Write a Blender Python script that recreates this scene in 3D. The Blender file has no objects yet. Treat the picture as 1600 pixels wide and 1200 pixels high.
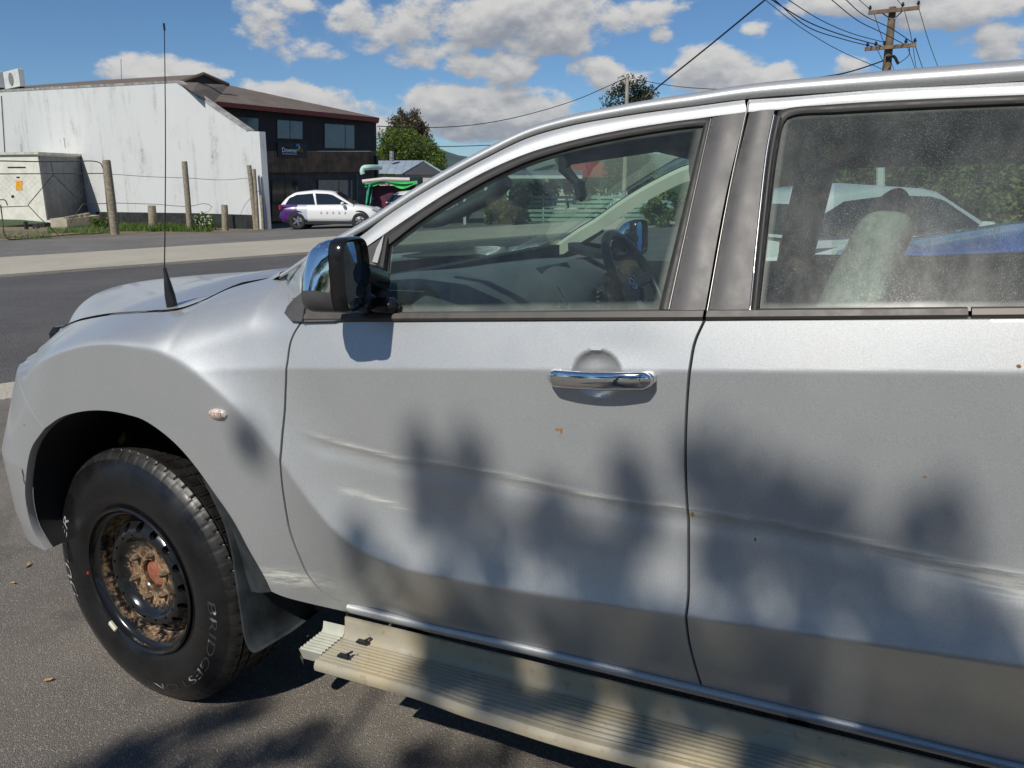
import bpy, bmesh, math, random
import numpy as np
from mathutils import Vector, Matrix, Euler
R = math.radians
random.seed(7); rng = np.random.default_rng(11)
scene = bpy.context.scene
COL = scene.collection

# ------------------------------------------------------------------ camera
F = 1250.0                       # focal length in photo pixels (photo is 1600 x 1200)
PITCH = R(14.359336544); THETA = R(64.840586696); INCL = R(-1.65931343)
CAMD, CAMZ = 1.36963, 1.44566    # distance to the truck's side, height above the ground, truck frame
cP, sP, cT, sT, cI, sI = math.cos(PITCH), math.sin(PITCH), math.cos(THETA), math.sin(THETA), math.cos(INCL), math.sin(INCL)
HEAD = np.array([-cT, sT, 0.0]); RIGHT = np.array([sT, cT, 0.0]); UP = np.array([0, 0, 1.0])
TW = np.array([[cI, 0, sI], [0, 1, 0], [-sI, 0, cI]])      # truck frame -> world
CAM_T = np.array([0, -CAMD, CAMZ]); CAM_W = TW @ CAM_T
cam_data = bpy.data.cameras.new('camera'); cam = bpy.data.objects.new('camera', cam_data); COL.objects.link(cam)
cam_data.sensor_width = 36.0; cam_data.lens = 36.0 * F / 1600.0
cam_data.clip_start = 0.02; cam_data.clip_end = 20000
cam.location = CAM_W; cam.rotation_euler = (R(90) - PITCH, 0, R(90) - THETA)
scene.camera = cam

# ------------------------------------------------------------------ light
SUN_EL = R(45.0); SUN_H = np.array([-0.07, -0.997]); SUN_H /= np.linalg.norm(SUN_H)
SUN = np.array([SUN_H[0] * math.cos(SUN_EL), SUN_H[1] * math.cos(SUN_EL), math.sin(SUN_EL)])
sd = bpy.data.lights.new('sun', 'SUN'); sd.energy = 4.0; sd.angle = R(0.53); sd.color = (1.0, 0.95, 0.86)
so = bpy.data.objects.new('sun', sd); COL.objects.link(so)
so.rotation_euler = Vector(SUN).to_track_quat('Z', 'Y').to_euler(); so.location = (10, -20, 30)
scene.view_settings.view_transform = 'Standard'; scene.view_settings.look = 'None'
scene.view_settings.exposure = 0.0; scene.view_settings.gamma = 1.0
scene.view_settings.use_curve_mapping = False
scene.render.engine = 'CYCLES'
scene.cycles.max_bounces = 10; scene.cycles.transparent_max_bounces = 24
scene.cycles.use_denoising = True
scene.cycles.caustics_reflective = False; scene.cycles.caustics_refractive = False

# ------------------------------------------------------------------ sky with clouds
class NT:
    """small helper to wire shader nodes"""
    def __init__(s, tree): s.t = tree; s.n = tree.nodes; s.l = tree.links
    def node(s, typ, ins=None, **kw):
        n = s.n.new(typ)
        for k, v in kw.items(): setattr(n, k, v)
        for k, v in (ins or {}).items():
            sock = n.inputs[k]
            if isinstance(v, bpy.types.NodeSocket): s.l.new(v, sock)
            else: sock.default_value = v
        return n
    def m(s, op, a, b=0.0, c=0.0, clamp=False):
        n = s.n.new('ShaderNodeMath'); n.operation = op; n.use_clamp = clamp
        for i, v in enumerate((a, b, c)):
            if isinstance(v, bpy.types.NodeSocket): s.l.new(v, n.inputs[i])
            else: n.inputs[i].default_value = v
        return n.outputs[0]
    def vm(s, op, a, b=(0, 0, 0), scale=None):
        n = s.n.new('ShaderNodeVectorMath'); n.operation = op
        for i, v in enumerate((a, b)):
            if isinstance(v, bpy.types.NodeSocket): s.l.new(v, n.inputs[i])
            else: n.inputs[i].default_value = v
        if scale is not None: n.inputs['Scale'].default_value = scale
        return n.outputs[0] if op not in ('DOT_PRODUCT', 'LENGTH', 'DISTANCE') else n.outputs['Value']
    def ramp(s, v, lo, hi, a=0.0, b=1.0, smooth=True):
        n = s.n.new('ShaderNodeMapRange'); n.interpolation_type = 'SMOOTHSTEP' if smooth else 'LINEAR'
        s.l.new(v, n.inputs['Value'])
        n.inputs['From Min'].default_value = lo; n.inputs['From Max'].default_value = hi
        n.inputs['To Min'].default_value = a; n.inputs['To Max'].default_value = b
        return n.outputs[0]
    def mix(s, fac, a, b, typ='MIX'):
        n = s.n.new('ShaderNodeMix'); n.data_type = 'RGBA'; n.blend_type = typ
        for k, v in ((0, fac), (6, a), (7, b)):
            if isinstance(v, bpy.types.NodeSocket): s.l.new(v, n.inputs[k])
            else: n.inputs[k].default_value = v if k == 0 else (tuple(v) + (1,))[:4]
        return n.outputs[2]
    def noise(s, vec, scale, detail=4, rough=0.55, dist=0.0, out=0):
        n = s.n.new('ShaderNodeTexNoise'); n.inputs['Scale'].default_value = scale
        n.inputs['Detail'].default_value = detail; n.inputs['Roughness'].default_value = rough
        n.inputs['Distortion'].default_value = dist
        if vec is not None: s.l.new(vec, n.inputs['Vector'])
        return n.outputs[out]

def pix_azel(px, py):
    d = np.array([(px - 800) / F, (py - 600) / F, 1.0])
    r, f, u = d[0], d[2] * cP - d[1] * sP, -d[1] * cP - d[2] * sP
    return math.atan2(r, f), math.atan2(u, math.hypot(r, f))

# clouds of the photograph: centre x, y, half width, half height (photo pixels), thickness
CLOUDS = [(245, 108, 72, 24, .9), (435, 30, 58, 40, .55), (600, 40, 110, 30, .62), (510, 75, 40, 18, .4), (820, 14, 170, 50, .95),
          (640, 70, 45, 30, .5), (770, 103, 66, 26, .95), (480, 160, 130, 30, .85), (700, 150, 70, 34, 1.0), (800, 160, 110, 34, .95), (600, 192, 150, 22, .7),
          (760, 200, 140, 18, .6), (950, 112, 66, 26, .75), (1030, 52, 18, 12, .5), (1120, 108, 72, 36, 1.05),
          (1200, 118, 52, 22, .7), (1180, 42, 20, 13, .5), (900, 185, 110, 20, .65), (1330, 105, 26, 18, .5),
          (1000, 5, 70, 16, .6), (1510, 5, 110, 22, .9), (1570, 58, 46, 30, .7), (1380, -6, 120, 20, .7), (1040, 160, 60, 18, .6)]
world = bpy.data.worlds.new('World'); scene.world = world; world.use_nodes = True
wt = world.node_tree; wt.nodes.clear()
grp = bpy.data.node_groups.new('cloud_density', 'ShaderNodeTree')
grp.interface.new_socket('dir', in_out='INPUT', socket_type='NodeSocketVector')
grp.interface.new_socket('lift', in_out='INPUT', socket_type='NodeSocketFloat')
grp.interface.new_socket('density', in_out='OUTPUT', socket_type='NodeSocketFloat')
g = NT(grp); gi = g.node('NodeGroupInput'); go = g.node('NodeGroupOutput')
dn = g.vm('NORMALIZE', gi.outputs['dir'])
r_ = g.vm('DOT_PRODUCT', dn, tuple(RIGHT)); f_ = g.vm('DOT_PRODUCT', dn, tuple(HEAD)); u_ = g.vm('DOT_PRODUCT', dn, (0, 0, 1))
az = g.m('ARCTAN2', r_, f_); el0 = g.m('ARCSINE', u_); el = g.m('ADD', el0, gi.outputs['lift'])
pv = g.node('ShaderNodeCombineXYZ', {'X': g.m('MULTIPLY', az, 1.0), 'Y': g.m('MULTIPLY', el, 1.7), 'Z': 0.37}).outputs[0]
n1 = g.noise(pv, 14.0, 6, 0.6); n2 = g.noise(pv, 5.0, 3, 0.5)
cur = None
for (cx, cy, rx, ry, w) in CLOUDS:
    a0, e0 = pix_azel(cx, cy); ra = rx / F * 0.80; re = ry / F * 0.80
    da = g.m('MULTIPLY', g.m('SUBTRACT', az, a0), 1 / ra); de = g.m('MULTIPLY', g.m('SUBTRACT', el, e0 - re * 0.25), 1 / re)
    q = g.m('ADD', g.m('MULTIPLY', da, da), g.m('MULTIPLY', de, de))
    v = g.m('MULTIPLY', g.m('SUBTRACT', 1.0, g.m('MULTIPLY', q, 0.42)), w)
    cur = v if cur is None else g.m('MAXIMUM', cur, v)
# clouds elsewhere in the sky, the same kind of broken cumulus
gen = g.m('SUBTRACT', g.m('MULTIPLY', n2, 3.4), 1.95)
outside = g.m('MAXIMUM', g.ramp(g.m('ABSOLUTE', az), 0.62, 0.85), g.ramp(el, 0.24, 0.34))
gen = g.m('SUBTRACT', g.m('MULTIPLY', gen, outside), g.m('MULTIPLY', g.m('SUBTRACT', 1.0, outside), 2.0))
cur = g.m('MAXIMUM', cur, gen)
wob = g.m('MULTIPLY', g.m('SUBTRACT', n1, 0.5), 2.7)
dens = g.m('ADD', cur, wob)
g.l.new(dens, go.inputs['density'])
w = NT(wt); tc = w.node('ShaderNodeTexCoord')
def dens_at(lift):
    n = w.node('ShaderNodeGroup', {}); n.node_tree = grp
    w.l.new(tc.outputs['Generated'], n.inputs['dir']); n.inputs['lift'].default_value = lift
    return n.outputs[0]
d0, d1, d2 = dens_at(0.0), dens_at(0.010), dens_at(0.028)
cover = w.ramp(d0, 0.18, 0.62)
shade = w.m('ADD', w.m('MULTIPLY', w.ramp(d2, 0.0, 1.5), 0.42), w.m('MULTIPLY', w.ramp(w.m('SUBTRACT', d1, d0), -0.55, 0.45), 0.58))
cloud_col = w.mix(shade, (8.8, 8.7, 8.5), (3.3, 3.7, 4.4))
sky = w.node('ShaderNodeTexSky', sky_type='NISHITA', sun_disc=False)
sky.sun_elevation = SUN_EL; sky.sun_rotation = math.atan2(SUN_H[0], SUN_H[1])
sky.air_density = 1.0; sky.dust_density = 0.0; sky.ozone_density = 3.2; sky.altitude = 1800
sky_t = w.mix(1.0, sky.outputs[0], (0.72, 0.95, 1.12), 'MULTIPLY'); mixed = w.mix(cover, sky_t, cloud_col)
bg = w.node('ShaderNodeBackground', {'Color': mixed, 'Strength': 0.075})
w.l.new(bg.outputs[0], w.node('ShaderNodeOutputWorld').inputs[0])

# ------------------------------------------------------------------ photo pixel -> place
def ray_w(px, py):
    dx, dy = (px - 800) / F, (py - 600) / F
    return RIGHT * dx + HEAD * (cP - dy * sP) + UP * (-dy * cP - sP)
def ray_t(px, py): return TW.T @ ray_w(px, py)
def T(px, py, y):                         # on the plane y = const of the truck
    r = ray_t(px, py); return CAM_T + r * ((y + CAMD) / r[1])
def TX(px, py, x):
    r = ray_t(px, py); return CAM_T + r * (x / r[0])
def TZ(px, py, z):
    r = ray_t(px, py); return CAM_T + r * ((z - CAMZ) / r[2])
TPL = (0.03 + 0.52 * 0.0, 0.52, 0.048)
def zbelt(x): return 1.182 + (x + 1.1) * 0.048
def PW(px, py, off=0.0):                  # on the leaning plane of the side glass
    r = ray_t(px, py)
    # y = .03+off + .52*(z - zbelt(x))
    a = r[1] - 0.52 * (r[2] - 0.048 * r[0])
    b = 0.03 + off + 0.52 * (CAMZ - zbelt(0.0)) - (-CAMD)
    return CAM_T + r * (b / a)
SLOPE = -math.tan(INCL)                   # the ground falls towards the road
XF, XN = -46.0, 9.0
def gz(x, y=0.0): return SLOPE * np.clip(x, XF, XN)
def G(px, py, dz=0.0):                    # on the ground
    r = ray_w(px, py); t = (dz - CAM_W[2] + SLOPE * CAM_W[0]) / (r[2] - SLOPE * r[0])
    p = CAM_W + r * t
    if p[0] < XF or t < 0: t = (gz(XF) + dz - CAM_W[2]) / r[2]; p = CAM_W + r * t
    return p
def VPL(px, py, A, d):                    # on the upright plane through A along the level direction d
    r = ray_w(px, py); n = np.array([-d[1], d[0], 0.0])
    return CAM_W + r * (np.dot(n, np.asarray(A) - CAM_W) / np.dot(n, r))
def AT(px, py, dist):                     # at a level distance in front of the camera
    r = ray_w(px, py); return CAM_W + r * (dist / math.hypot(r[0], r[1]))

# ------------------------------------------------------------------ mesh helpers
def crv(pts, n):
    """smooth curve through pts, n samples evenly along it"""
    P = np.asarray(pts, float)
    if len(P) == 2:
        t = np.linspace(0, 1, n)[:, None]; return P[0] * (1 - t) + P[1] * t
    d = np.r_[0, np.cumsum(np.maximum(np.linalg.norm(np.diff(P, axis=0), axis=1), 1e-9) ** 0.75)]
    m = np.gradient(P, d, axis=0)
    for i in range(1, len(P) - 1):
        a, b = d[i] - d[i - 1], d[i + 1] - d[i]
        m[i] = ((P[i] - P[i - 1]) / a * b + (P[i + 1] - P[i]) / b * a) / (a + b)
    tt = []
    for i in range(len(P) - 1):
        u = np.linspace(0, 1, 24, endpoint=False)[:, None]; h = d[i + 1] - d[i]
        tt.append((2 * u**3 - 3 * u**2 + 1) * P[i] + (u**3 - 2 * u**2 + u) * h * m[i] + (-2 * u**3 + 3 * u**2) * P[i + 1] + (u**3 - u**2) * h * m[i + 1])
    Q = np.vstack(tt + [P[-1:]])
    L = np.r_[0, np.cumsum(np.linalg.norm(np.diff(Q, axis=0), axis=1))]
    s = np.linspace(0, L[-1], n)
    return np.stack([np.interp(s, L, Q[:, k]) for k in range(P.shape[1])], 1)
def lin(pts, n):
    Q = np.asarray(pts, float); L = np.r_[0, np.cumsum(np.linalg.norm(np.diff(Q, axis=0), axis=1))]
    s = np.linspace(0, L[-1], n); return np.stack([np.interp(s, L, Q[:, k]) for k in range(Q.shape[1])], 1)
def sstep(x, a, b):
    t = np.clip((x - a) / (b - a), 0, 1); return t * t * (3 - 2 * t)

class MB:
    def __init__(s): s.v = []; s.f = []; s.mi = []; s.cur = 0
    def add(s, V, Fs):
        o = len(s.v); s.v.extend([tuple(float(c) for c in p) for p in V])
        for f in Fs: s.f.append(tuple(i + o for i in f)); s.mi.append(s.cur)
        return o
    def box(s, c, size, rot=None, bev=0.0):
        c = np.asarray(c, float); h = np.asarray(size, float) / 2
        if bev <= 0:
            V = [np.array([x, y, z]) * h for x in (-1, 1) for y in (-1, 1) for z in (-1, 1)]
            Fs = [(0, 1, 3, 2), (4, 6, 7, 5), (0, 4, 5, 1), (2, 3, 7, 6), (0, 2, 6, 4), (1, 5, 7, 3)]
        else:
            b = min(bev, min(h) * 0.95); V = []; Fs = []; idx = {}
            for ax in range(3):
                for x in (-1, 1):
                    for y in (-1, 1):
                        for z in (-1, 1):
                            k = np.array([x, y, z], float); p = k * h
                            for q in range(3):
                                if q != ax: p[q] -= k[q] * b
                            idx[(ax, x, y, z)] = len(V); V.append(p)
            I = lambda ax, x, y, z: idx[(ax, x, y, z)]
            for ax in range(3):
                o = [q for q in range(3) if q != ax]
                for sg in (-1, 1):
                    quad = []
                    for a, bb in ((-1, -1), (1, -1), (1, 1), (-1, 1)):
                        k = [0, 0, 0]; k[ax] = sg; k[o[0]] = a; k[o[1]] = bb; quad.append(I(ax, *k))
                    Fs.append(tuple(quad))
            for a1, a2 in ((0, 1), (0, 2), (1, 2)):
                a3 = 3 - a1 - a2
                for s1 in (-1, 1):
                    for s2 in (-1, 1):
                        ks = []
                        for s3 in (-1, 1):
                            k = [0, 0, 0]; k[a1] = s1; k[a2] = s2; k[a3] = s3; ks.append(k)
                        Fs.append((I(a1, *ks[0]), I(a1, *ks[1]), I(a2, *ks[1]), I(a2, *ks[0])))
            for x in (-1, 1):
                for y in (-1, 1):
                    for z in (-1, 1): Fs.append((I(0, x, y, z), I(1, x, y, z), I(2, x, y, z)))
        if rot is not None: M = np.array(rot); V = [M @ p for p in V]
        s.add([p + c for p in V], Fs)
    def bar(s, a, b, wdt, hgt, up=(0, 0, 1), bev=0.0):
        a = np.asarray(a, float); b = np.asarray(b, float); d = b - a; L = np.linalg.norm(d); x = d / L
        y = np.cross(up, x); y /= max(np.linalg.norm(y), 1e-9); z = np.cross(x, y)
        s.box((a + b) / 2, (L, wdt, hgt), np.stack([x, y, z], 1), bev)
    def tube(s, path, r, n=8, cap=True, closed=False):
        P = np.asarray(path, float); m = len(P); rr = np.full(m, r) if np.isscalar(r) else np.asarray(r)
        if closed: tg = np.roll(P, -1, 0) - np.roll(P, 1, 0)
        else: tg = np.gradient(P, axis=0)
        tg /= np.maximum(np.linalg.norm(tg, axis=1)[:, None], 1e-9)
        ref = np.array([0, 0, 1.0]) if abs(tg[0][2]) < 0.9 else np.array([1.0, 0, 0])
        u = np.cross(tg[0], ref); u /= np.linalg.norm(u); V = []
        for i in range(m):
            u = u - tg[i] * np.dot(u, tg[i]); u /= max(np.linalg.norm(u), 1e-9); w_ = np.cross(tg[i], u)
            for k in range(n):
                a = 2 * math.pi * k / n; V.append(P[i] + rr[i] * (math.cos(a) * u + math.sin(a) * w_))
        Fs = []
        for i in range(m if closed else m - 1):
            j = (i + 1) % m
            for k in range(n): Fs.append((i * n + k, i * n + (k + 1) % n, j * n + (k + 1) % n, j * n + k))
        if cap and not closed:
            Fs.append(tuple(range(n - 1, -1, -1))); Fs.append(tuple((m - 1) * n + k for k in range(n)))
        s.add(V, Fs)
    def grid(s, P, cu=False, cv=False):
        P = np.asarray(P, float); n, m = P.shape[:2]; Fs = []
        for i in range(n if cu else n - 1):
            for j in range(m if cv else m - 1):
                a, b = (i + 1) % n, (j + 1) % m; Fs.append((i * m + j, i * m + b, a * m + b, a * m + j))
        return s.add(P.reshape(-1, 3), Fs)
    def prism(s, poly, ext):
        P = np.asarray(poly, float); n = len(P); e = np.asarray(ext, float)
        s.add(list(P) + list(P + e), [tuple(range(n))[::-1], tuple(range(n, 2 * n))] + [(i, (i + 1) % n, n + (i + 1) % n, n + i) for i in range(n)])
    def lathe(s, prof, o, axis, xref, n=48, a0=0.0, a1=2 * math.pi):
        """prof: (radius, along axis)"""
        o = np.asarray(o, float); ax = np.asarray(axis, float); ax /= np.linalg.norm(ax); x = np.asarray(xref, float); x -= ax * np.dot(x, ax); x /= np.linalg.norm(x); y = np.cross(ax, x)
        full = abs(a1 - a0 - 2 * math.pi) < 1e-6; k = n if full else n + 1
        P = np.zeros((k, len(prof), 3))
        for i in range(k):
            a = a0 + (a1 - a0) * i / n; d = math.cos(a) * x + math.sin(a) * y
            for j, (r, h) in enumerate(prof): P[i, j] = o + d * r + ax * h
        s.grid(P, cu=full)
    def build(s, name, mat, parent=None, smooth=30, recalc=True, weld=False):
        me = bpy.data.meshes.new(name); me.from_pydata(s.v, [], s.f)
        mats = mat if isinstance(mat, (list, tuple)) else [mat]
        for mm in mats: me.materials.append(mm)
        if len(mats) > 1: me.polygons.foreach_set('material_index', s.mi)
        if recalc or weld:
            bm = bmesh.new(); bm.from_mesh(me)
            if weld: bmesh.ops.remove_doubles(bm, verts=bm.verts, dist=1e-5)
            if recalc: bmesh.ops.recalc_face_normals(bm, faces=bm.faces)
            bm.to_mesh(me); bm.free()
        if smooth:
            me.shade_smooth()
            if smooth < 180: me.set_sharp_from_angle(angle=R(smooth))
        me.update()
        o = bpy.data.objects.new(name, me); COL.objects.link(o)
        if parent is not None: o.parent = parent
        return o
def empty(name, label, cat, loc=(0, 0, 0), rot=(0, 0, 0), group=None):
    o = bpy.data.objects.new(name, None); COL.objects.link(o); o.location = loc; o.rotation_euler = rot
    o.empty_display_size = 0.1
    return tag(o, label, cat, group)
def tag(o, label, cat, group=None):
    o['label'] = label; o['category'] = cat
    if group: o['group'] = group
    return o
def struct(o, kind='structure'):
    o['kind'] = kind; return o
def copy_to(o, parent, mat=None):
    c = o.copy(); COL.objects.link(c); c.parent = parent
    return c

# ------------------------------------------------------------------ materials
MATS = {}
def pmat(name, col, rough=0.5, metal=0.0, spec=0.5, coat=0.0, coat_r=0.05, var=0.0, vscale=8.0, bump=0.0, bscale=200.0, detail=4, emit=None):
    if name in MATS: return MATS[name]
    m = bpy.data.materials.new(name); m.use_nodes = True; t = NT(m.node_tree); b = m.node_tree.nodes['Principled BSDF']
    b.inputs['Roughness'].default_value = rough; b.inputs['Metallic'].default_value = metal
    b.inputs['Specular IOR Level'].default_value = spec
    b.inputs['Coat Weight'].default_value = coat; b.inputs['Coat Roughness'].default_value = coat_r
    b.inputs['Base Color'].default_value = (*col, 1)
    if var > 0 or bump > 0: co = t.node('ShaderNodeTexCoord').outputs['Object']
    if var > 0:
        n = t.noise(co, vscale, detail, 0.6)
        lo = tuple(max(0, c * (1 - var)) for c in col); hi = tuple(min(1, c * (1 + var)) for c in col)
        t.l.new(t.mix(t.ramp(n, 0.3, 0.7), lo, hi), b.inputs['Base Color'])
        t.l.new(t.ramp(n, 0.2, 0.8, max(0, rough - 0.1), min(1, rough + 0.1)), b.inputs['Roughness'])
    if bump > 0:
        nb = t.node('ShaderNodeBump', {'Height': t.noise(co, bscale, 3, 0.6), 'Strength': bump, 'Distance': 0.002})
        t.l.new(nb.outputs[0], b.inputs['Normal'])
    if emit:
        b.inputs['Emission Color'].default_value = (*emit[0], 1); b.inputs['Emission Strength'].default_value = emit[1]
    MATS[name] = m; return m
def glass_mat(name, tint, dust=0.05, dust_col=(0.55, 0.56, 0.5), rough=0.0, speck=0.0, edge=0.0):
    """thin automotive glass: reflection over tinted see-through, with dust on the outside"""
    m = bpy.data.materials.new(name); m.use_nodes = True; t = NT(m.node_tree); m.node_tree.nodes.clear()
    out = t.node('ShaderNodeOutputMaterial'); co = t.node('ShaderNodeTexCoord').outputs['Object']
    tr = t.node('ShaderNodeBsdfTransparent', {'Color': (*tint, 1)})
    gl = t.node('ShaderNodeBsdfGlossy', {'Color': (1, 1, 1, 1), 'Roughness': rough})
    ge = t.node('ShaderNodeNewGeometry'); cs = t.m('ABSOLUTE', t.vm('DOT_PRODUCT', ge.outputs['Normal'], ge.outputs['Incoming']))
    fr = t.m('ADD', 0.055, t.m('MULTIPLY', 0.945, t.m('POWER', t.m('SUBTRACT', 1.0, cs), 5.0)), clamp=True)
    a = t.node('ShaderNodeMixShader', {0: fr, 1: tr.outputs[0], 2: gl.outputs[0]})
    dd = t.node('ShaderNodeBsdfDiffuse', {'Color': (*dust_col, 1), 'Roughness': 1.0}); dg_ = t.node('ShaderNodeBsdfGlossy', {'Color': (.9, .9, .9, 1), 'Roughness': 0.24})
    df = t.node('ShaderNodeMixShader', {0: 0.035, 1: dd.outputs[0], 2: dg_.outputs[0]})
    n1 = t.noise(t.node('ShaderNodeMapping', {'Vector': co, 'Scale': (1.6, 1, .7)}).outputs[0], 6.0, 6, 0.7); amt = t.ramp(n1, 0.25, 0.85, dust * 0.4, dust * 1.7)
    if speck > 0:
        vo = t.node('ShaderNodeTexVoronoi', {'Vector': co, 'Scale': 720.0}); rnd = t.node('ShaderNodeSeparateColor', {0: vo.outputs['Color']}).outputs[0]
        sp = t.m('MULTIPLY', t.m('SUBTRACT', 1.0, t.ramp(vo.outputs['Distance'], 0.10, 0.42)), t.ramp(rnd, 0.25, 0.95, 0.0, speck * 2.0))
        n3 = t.noise(t.node('ShaderNodeMapping', {'Vector': co, 'Scale': (1, 1, .45)}).outputs[0], 7.0, 4, 0.6); sp = t.m('MULTIPLY', sp, t.ramp(n3, 0.3, 0.7, 0.25, 1.4))
        amt = t.m('ADD', amt, sp)
    if edge > 0:
        at = t.node('ShaderNodeAttribute', attribute_name='edge').outputs['Fac']
        amt = t.m('MAXIMUM', amt, t.m('MULTIPLY', at, t.m('MULTIPLY', edge, t.ramp(t.noise(co, 14.0, 4, 0.6), 0.2, 0.75, 0.6, 1.2))))
    b = t.node('ShaderNodeMixShader', {0: t.m('MINIMUM', amt, 0.95), 1: a.outputs[0], 2: df.outputs[0]})
    t.l.new(b.outputs[0], out.inputs[0]); MATS[name] = m; return m
# ------------------------------------------------------------------ ground, road, footpath
def ground_mat(name, base, dark, light, speck, sscale, stain=0.3, rough=0.9, bumpd=0.006, patch=0.5):
    m = bpy.data.materials.new(name); m.use_nodes = True; t = NT(m.node_tree); b = m.node_tree.nodes['Principled BSDF']
    co = t.node('ShaderNodeTexCoord').outputs['Object']
    n1 = t.noise(co, patch, 5, 0.6); n2 = t.noise(co, sscale, 3, 0.7)
    v = t.node('ShaderNodeTexVoronoi', {'Vector': co, 'Scale': sscale * 0.8}, feature='F1')
    vc = t.node('ShaderNodeSeparateColor', {0: v.outputs['Color']}).outputs[0]
    c = t.mix(t.ramp(n1, 0.3, 0.72), dark, base)
    c = t.mix(t.m('MULTIPLY', t.ramp(n2, 0.35, 0.7), 0.55), c, dark)
    c = t.mix(t.m('MULTIPLY', t.ramp(vc, 0.80, 0.97), speck), c, light)
    st = t.noise(co, 2.3, 4, 0.55, 0.6); c = t.mix(t.m('MULTIPLY', t.ramp(st, 0.52, 0.75), stain), c, tuple(x * 0.45 for x in dark))
    t.l.new(c, b.inputs['Base Color']); b.inputs['Roughness'].default_value = rough; b.inputs['Specular IOR Level'].default_value = 0.3
    h = t.m('ADD', t.m('MULTIPLY', v.outputs['Distance'], -1.0), t.m('MULTIPLY', n2, 0.8))
    bp = t.node('ShaderNodeBump', {'Height': h, 'Strength': 0.9, 'Distance': bumpd}); t.l.new(bp.outputs[0], b.inputs['Normal'])
    MATS[name] = m; return m
asphalt = ground_mat('car_park_asphalt', (.255, .225, .19), (.145, .13, .112), (.48, .445, .39), 0.5, 300.0, 0.4, bumpd=.0035)
asphalt_road = ground_mat('road_asphalt', (.135, .13, .126), (.095, .092, .09), (.2, .19, .18), 0.3, 60.0, 0.25, bumpd=.01)
asphalt_old = ground_mat('old_asphalt', (.20, .19, .175), (.14, .132, .12), (.36, .34, .3), 0.4, 40.0, 0.3)
concrete = ground_mat('footpath_concrete', (.48, .44, .355), (.40, .365, .295), (.5, .47, .4), 0.3, 40.0, 0.2)
dirt = ground_mat('dirt', (.23, .185, .12), (.15, .125, .08), (.38, .33, .25), 0.5, 30.0, 0.3)
field = ground_mat('field', (.07, .11, .035), (.045, .075, .022), (.12, .15, .06), 0.3, 4.0, 0.3)

mb = MB(); xs = [-9000, -4000, -1500, -400, -120, XF, -20, XN, 60, 300, 1500, 9000]; ys_ = [-9000, -2000, -300, -60, -10, 20, 60, 300, 2000, 9000]
mb.grid(np.array([[(x, y, float(gz(x)) - 0.012) for y in ys_] for x in xs]))
struct(mb.build('ground', field, smooth=0))
def hdir(px, py=280):
    d = ray_w(px, py).copy(); d[2] = 0; return d / np.linalg.norm(d)
ROAD = hdir(2350); RN = np.array([-ROAD[1], ROAD[0], 0.0])
if np.dot(RN, HEAD) < 0: RN = -RN
def sline(px, py): return float(np.dot(G(px, py), RN))
def band(name, mat, s0, s1, dz, l0=-90, l1=160, h=0.0, n=60):
    """a strip along the road between two offsets; h > 0 makes a raised slab"""
    mb = MB(); rows = []
    for l in np.linspace(l0, l1, n):
        r = []
        ss = list(np.linspace(s0, s1, max(2, int((s1 - s0) / 3)))); ss = [s0] + ss + [s1] if h else ss
        for s_ in ss:
            p = RN * s_ + ROAD * l; r.append([p[0], p[1], float(gz(p[0]))])
        z = [dz - 0.2] + [dz + h] * (len(ss) - 2) + [dz - 0.2] if h else [dz] * len(ss)
        rows.append([[q[0], q[1], q[2] + zz] for q, zz in zip(r, z)])
    mb.grid(np.array(rows)); return struct(mb.build(name, mat, smooth=0))
s_k0, s_k1 = sline(0, 626), sline(0, 601); s_f0, s_f1 = sline(0, 433), sline(0, 405)
band('car_park', asphalt, s_k0 - 60, s_k0, 0.0)
band('gutter', concrete, s_k0, s_k1, -0.004, h=0.012)
band('road', asphalt_road, s_k1, s_f0, -0.004)
band('footpath', concrete, s_f0, s_f1, 0.0, h=0.05)
band('driveway', asphalt_old, s_f1, s_f1 + 22, -0.002)
# fallen leaves and pale chips lying on the car park
leaf_m = pmat('dry_leaf', (.42, .27, .10), 0.8)
for k, (px, py, s_) in enumerate([(42, 884, .020), (75, 1063, .015), (430, 1016, .022), (20, 911, .012), (330, 1010, .009)]):
    p = G(px, py, 0.006); mb = MB(); a = random.uniform(0, 6)
    ca, sa = math.cos(a), math.sin(a); V = [p + np.array([ca * u - sa * v, sa * u + ca * v, w]) * s_ for u, v, w in ((-1, 0, .1), (-.3, .42, .35), (.6, .3, .2), (1, 0, .5), (.5, -.35, .1), (-.4, -.4, .3), (0, 0, .05))]
    mb.add(V, [(0, 1, 6), (1, 2, 6), (2, 3, 6), (3, 4, 6), (4, 5, 6), (5, 0, 6)])
    o = mb.build('fallen_leaf', leaf_m, smooth=0); tag(o, ['tan dry leaf on the asphalt ahead of the front wheel, beyond the tyre', 'small tan leaf on the asphalt beside the bottom of the front tyre', 'pale leaf in the shade below the mud flap', 'small leaf on the asphalt under the front bumper corner', 'tiny leaf behind the front tyre'][k], 'leaf', 'fallen leaves')

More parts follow.
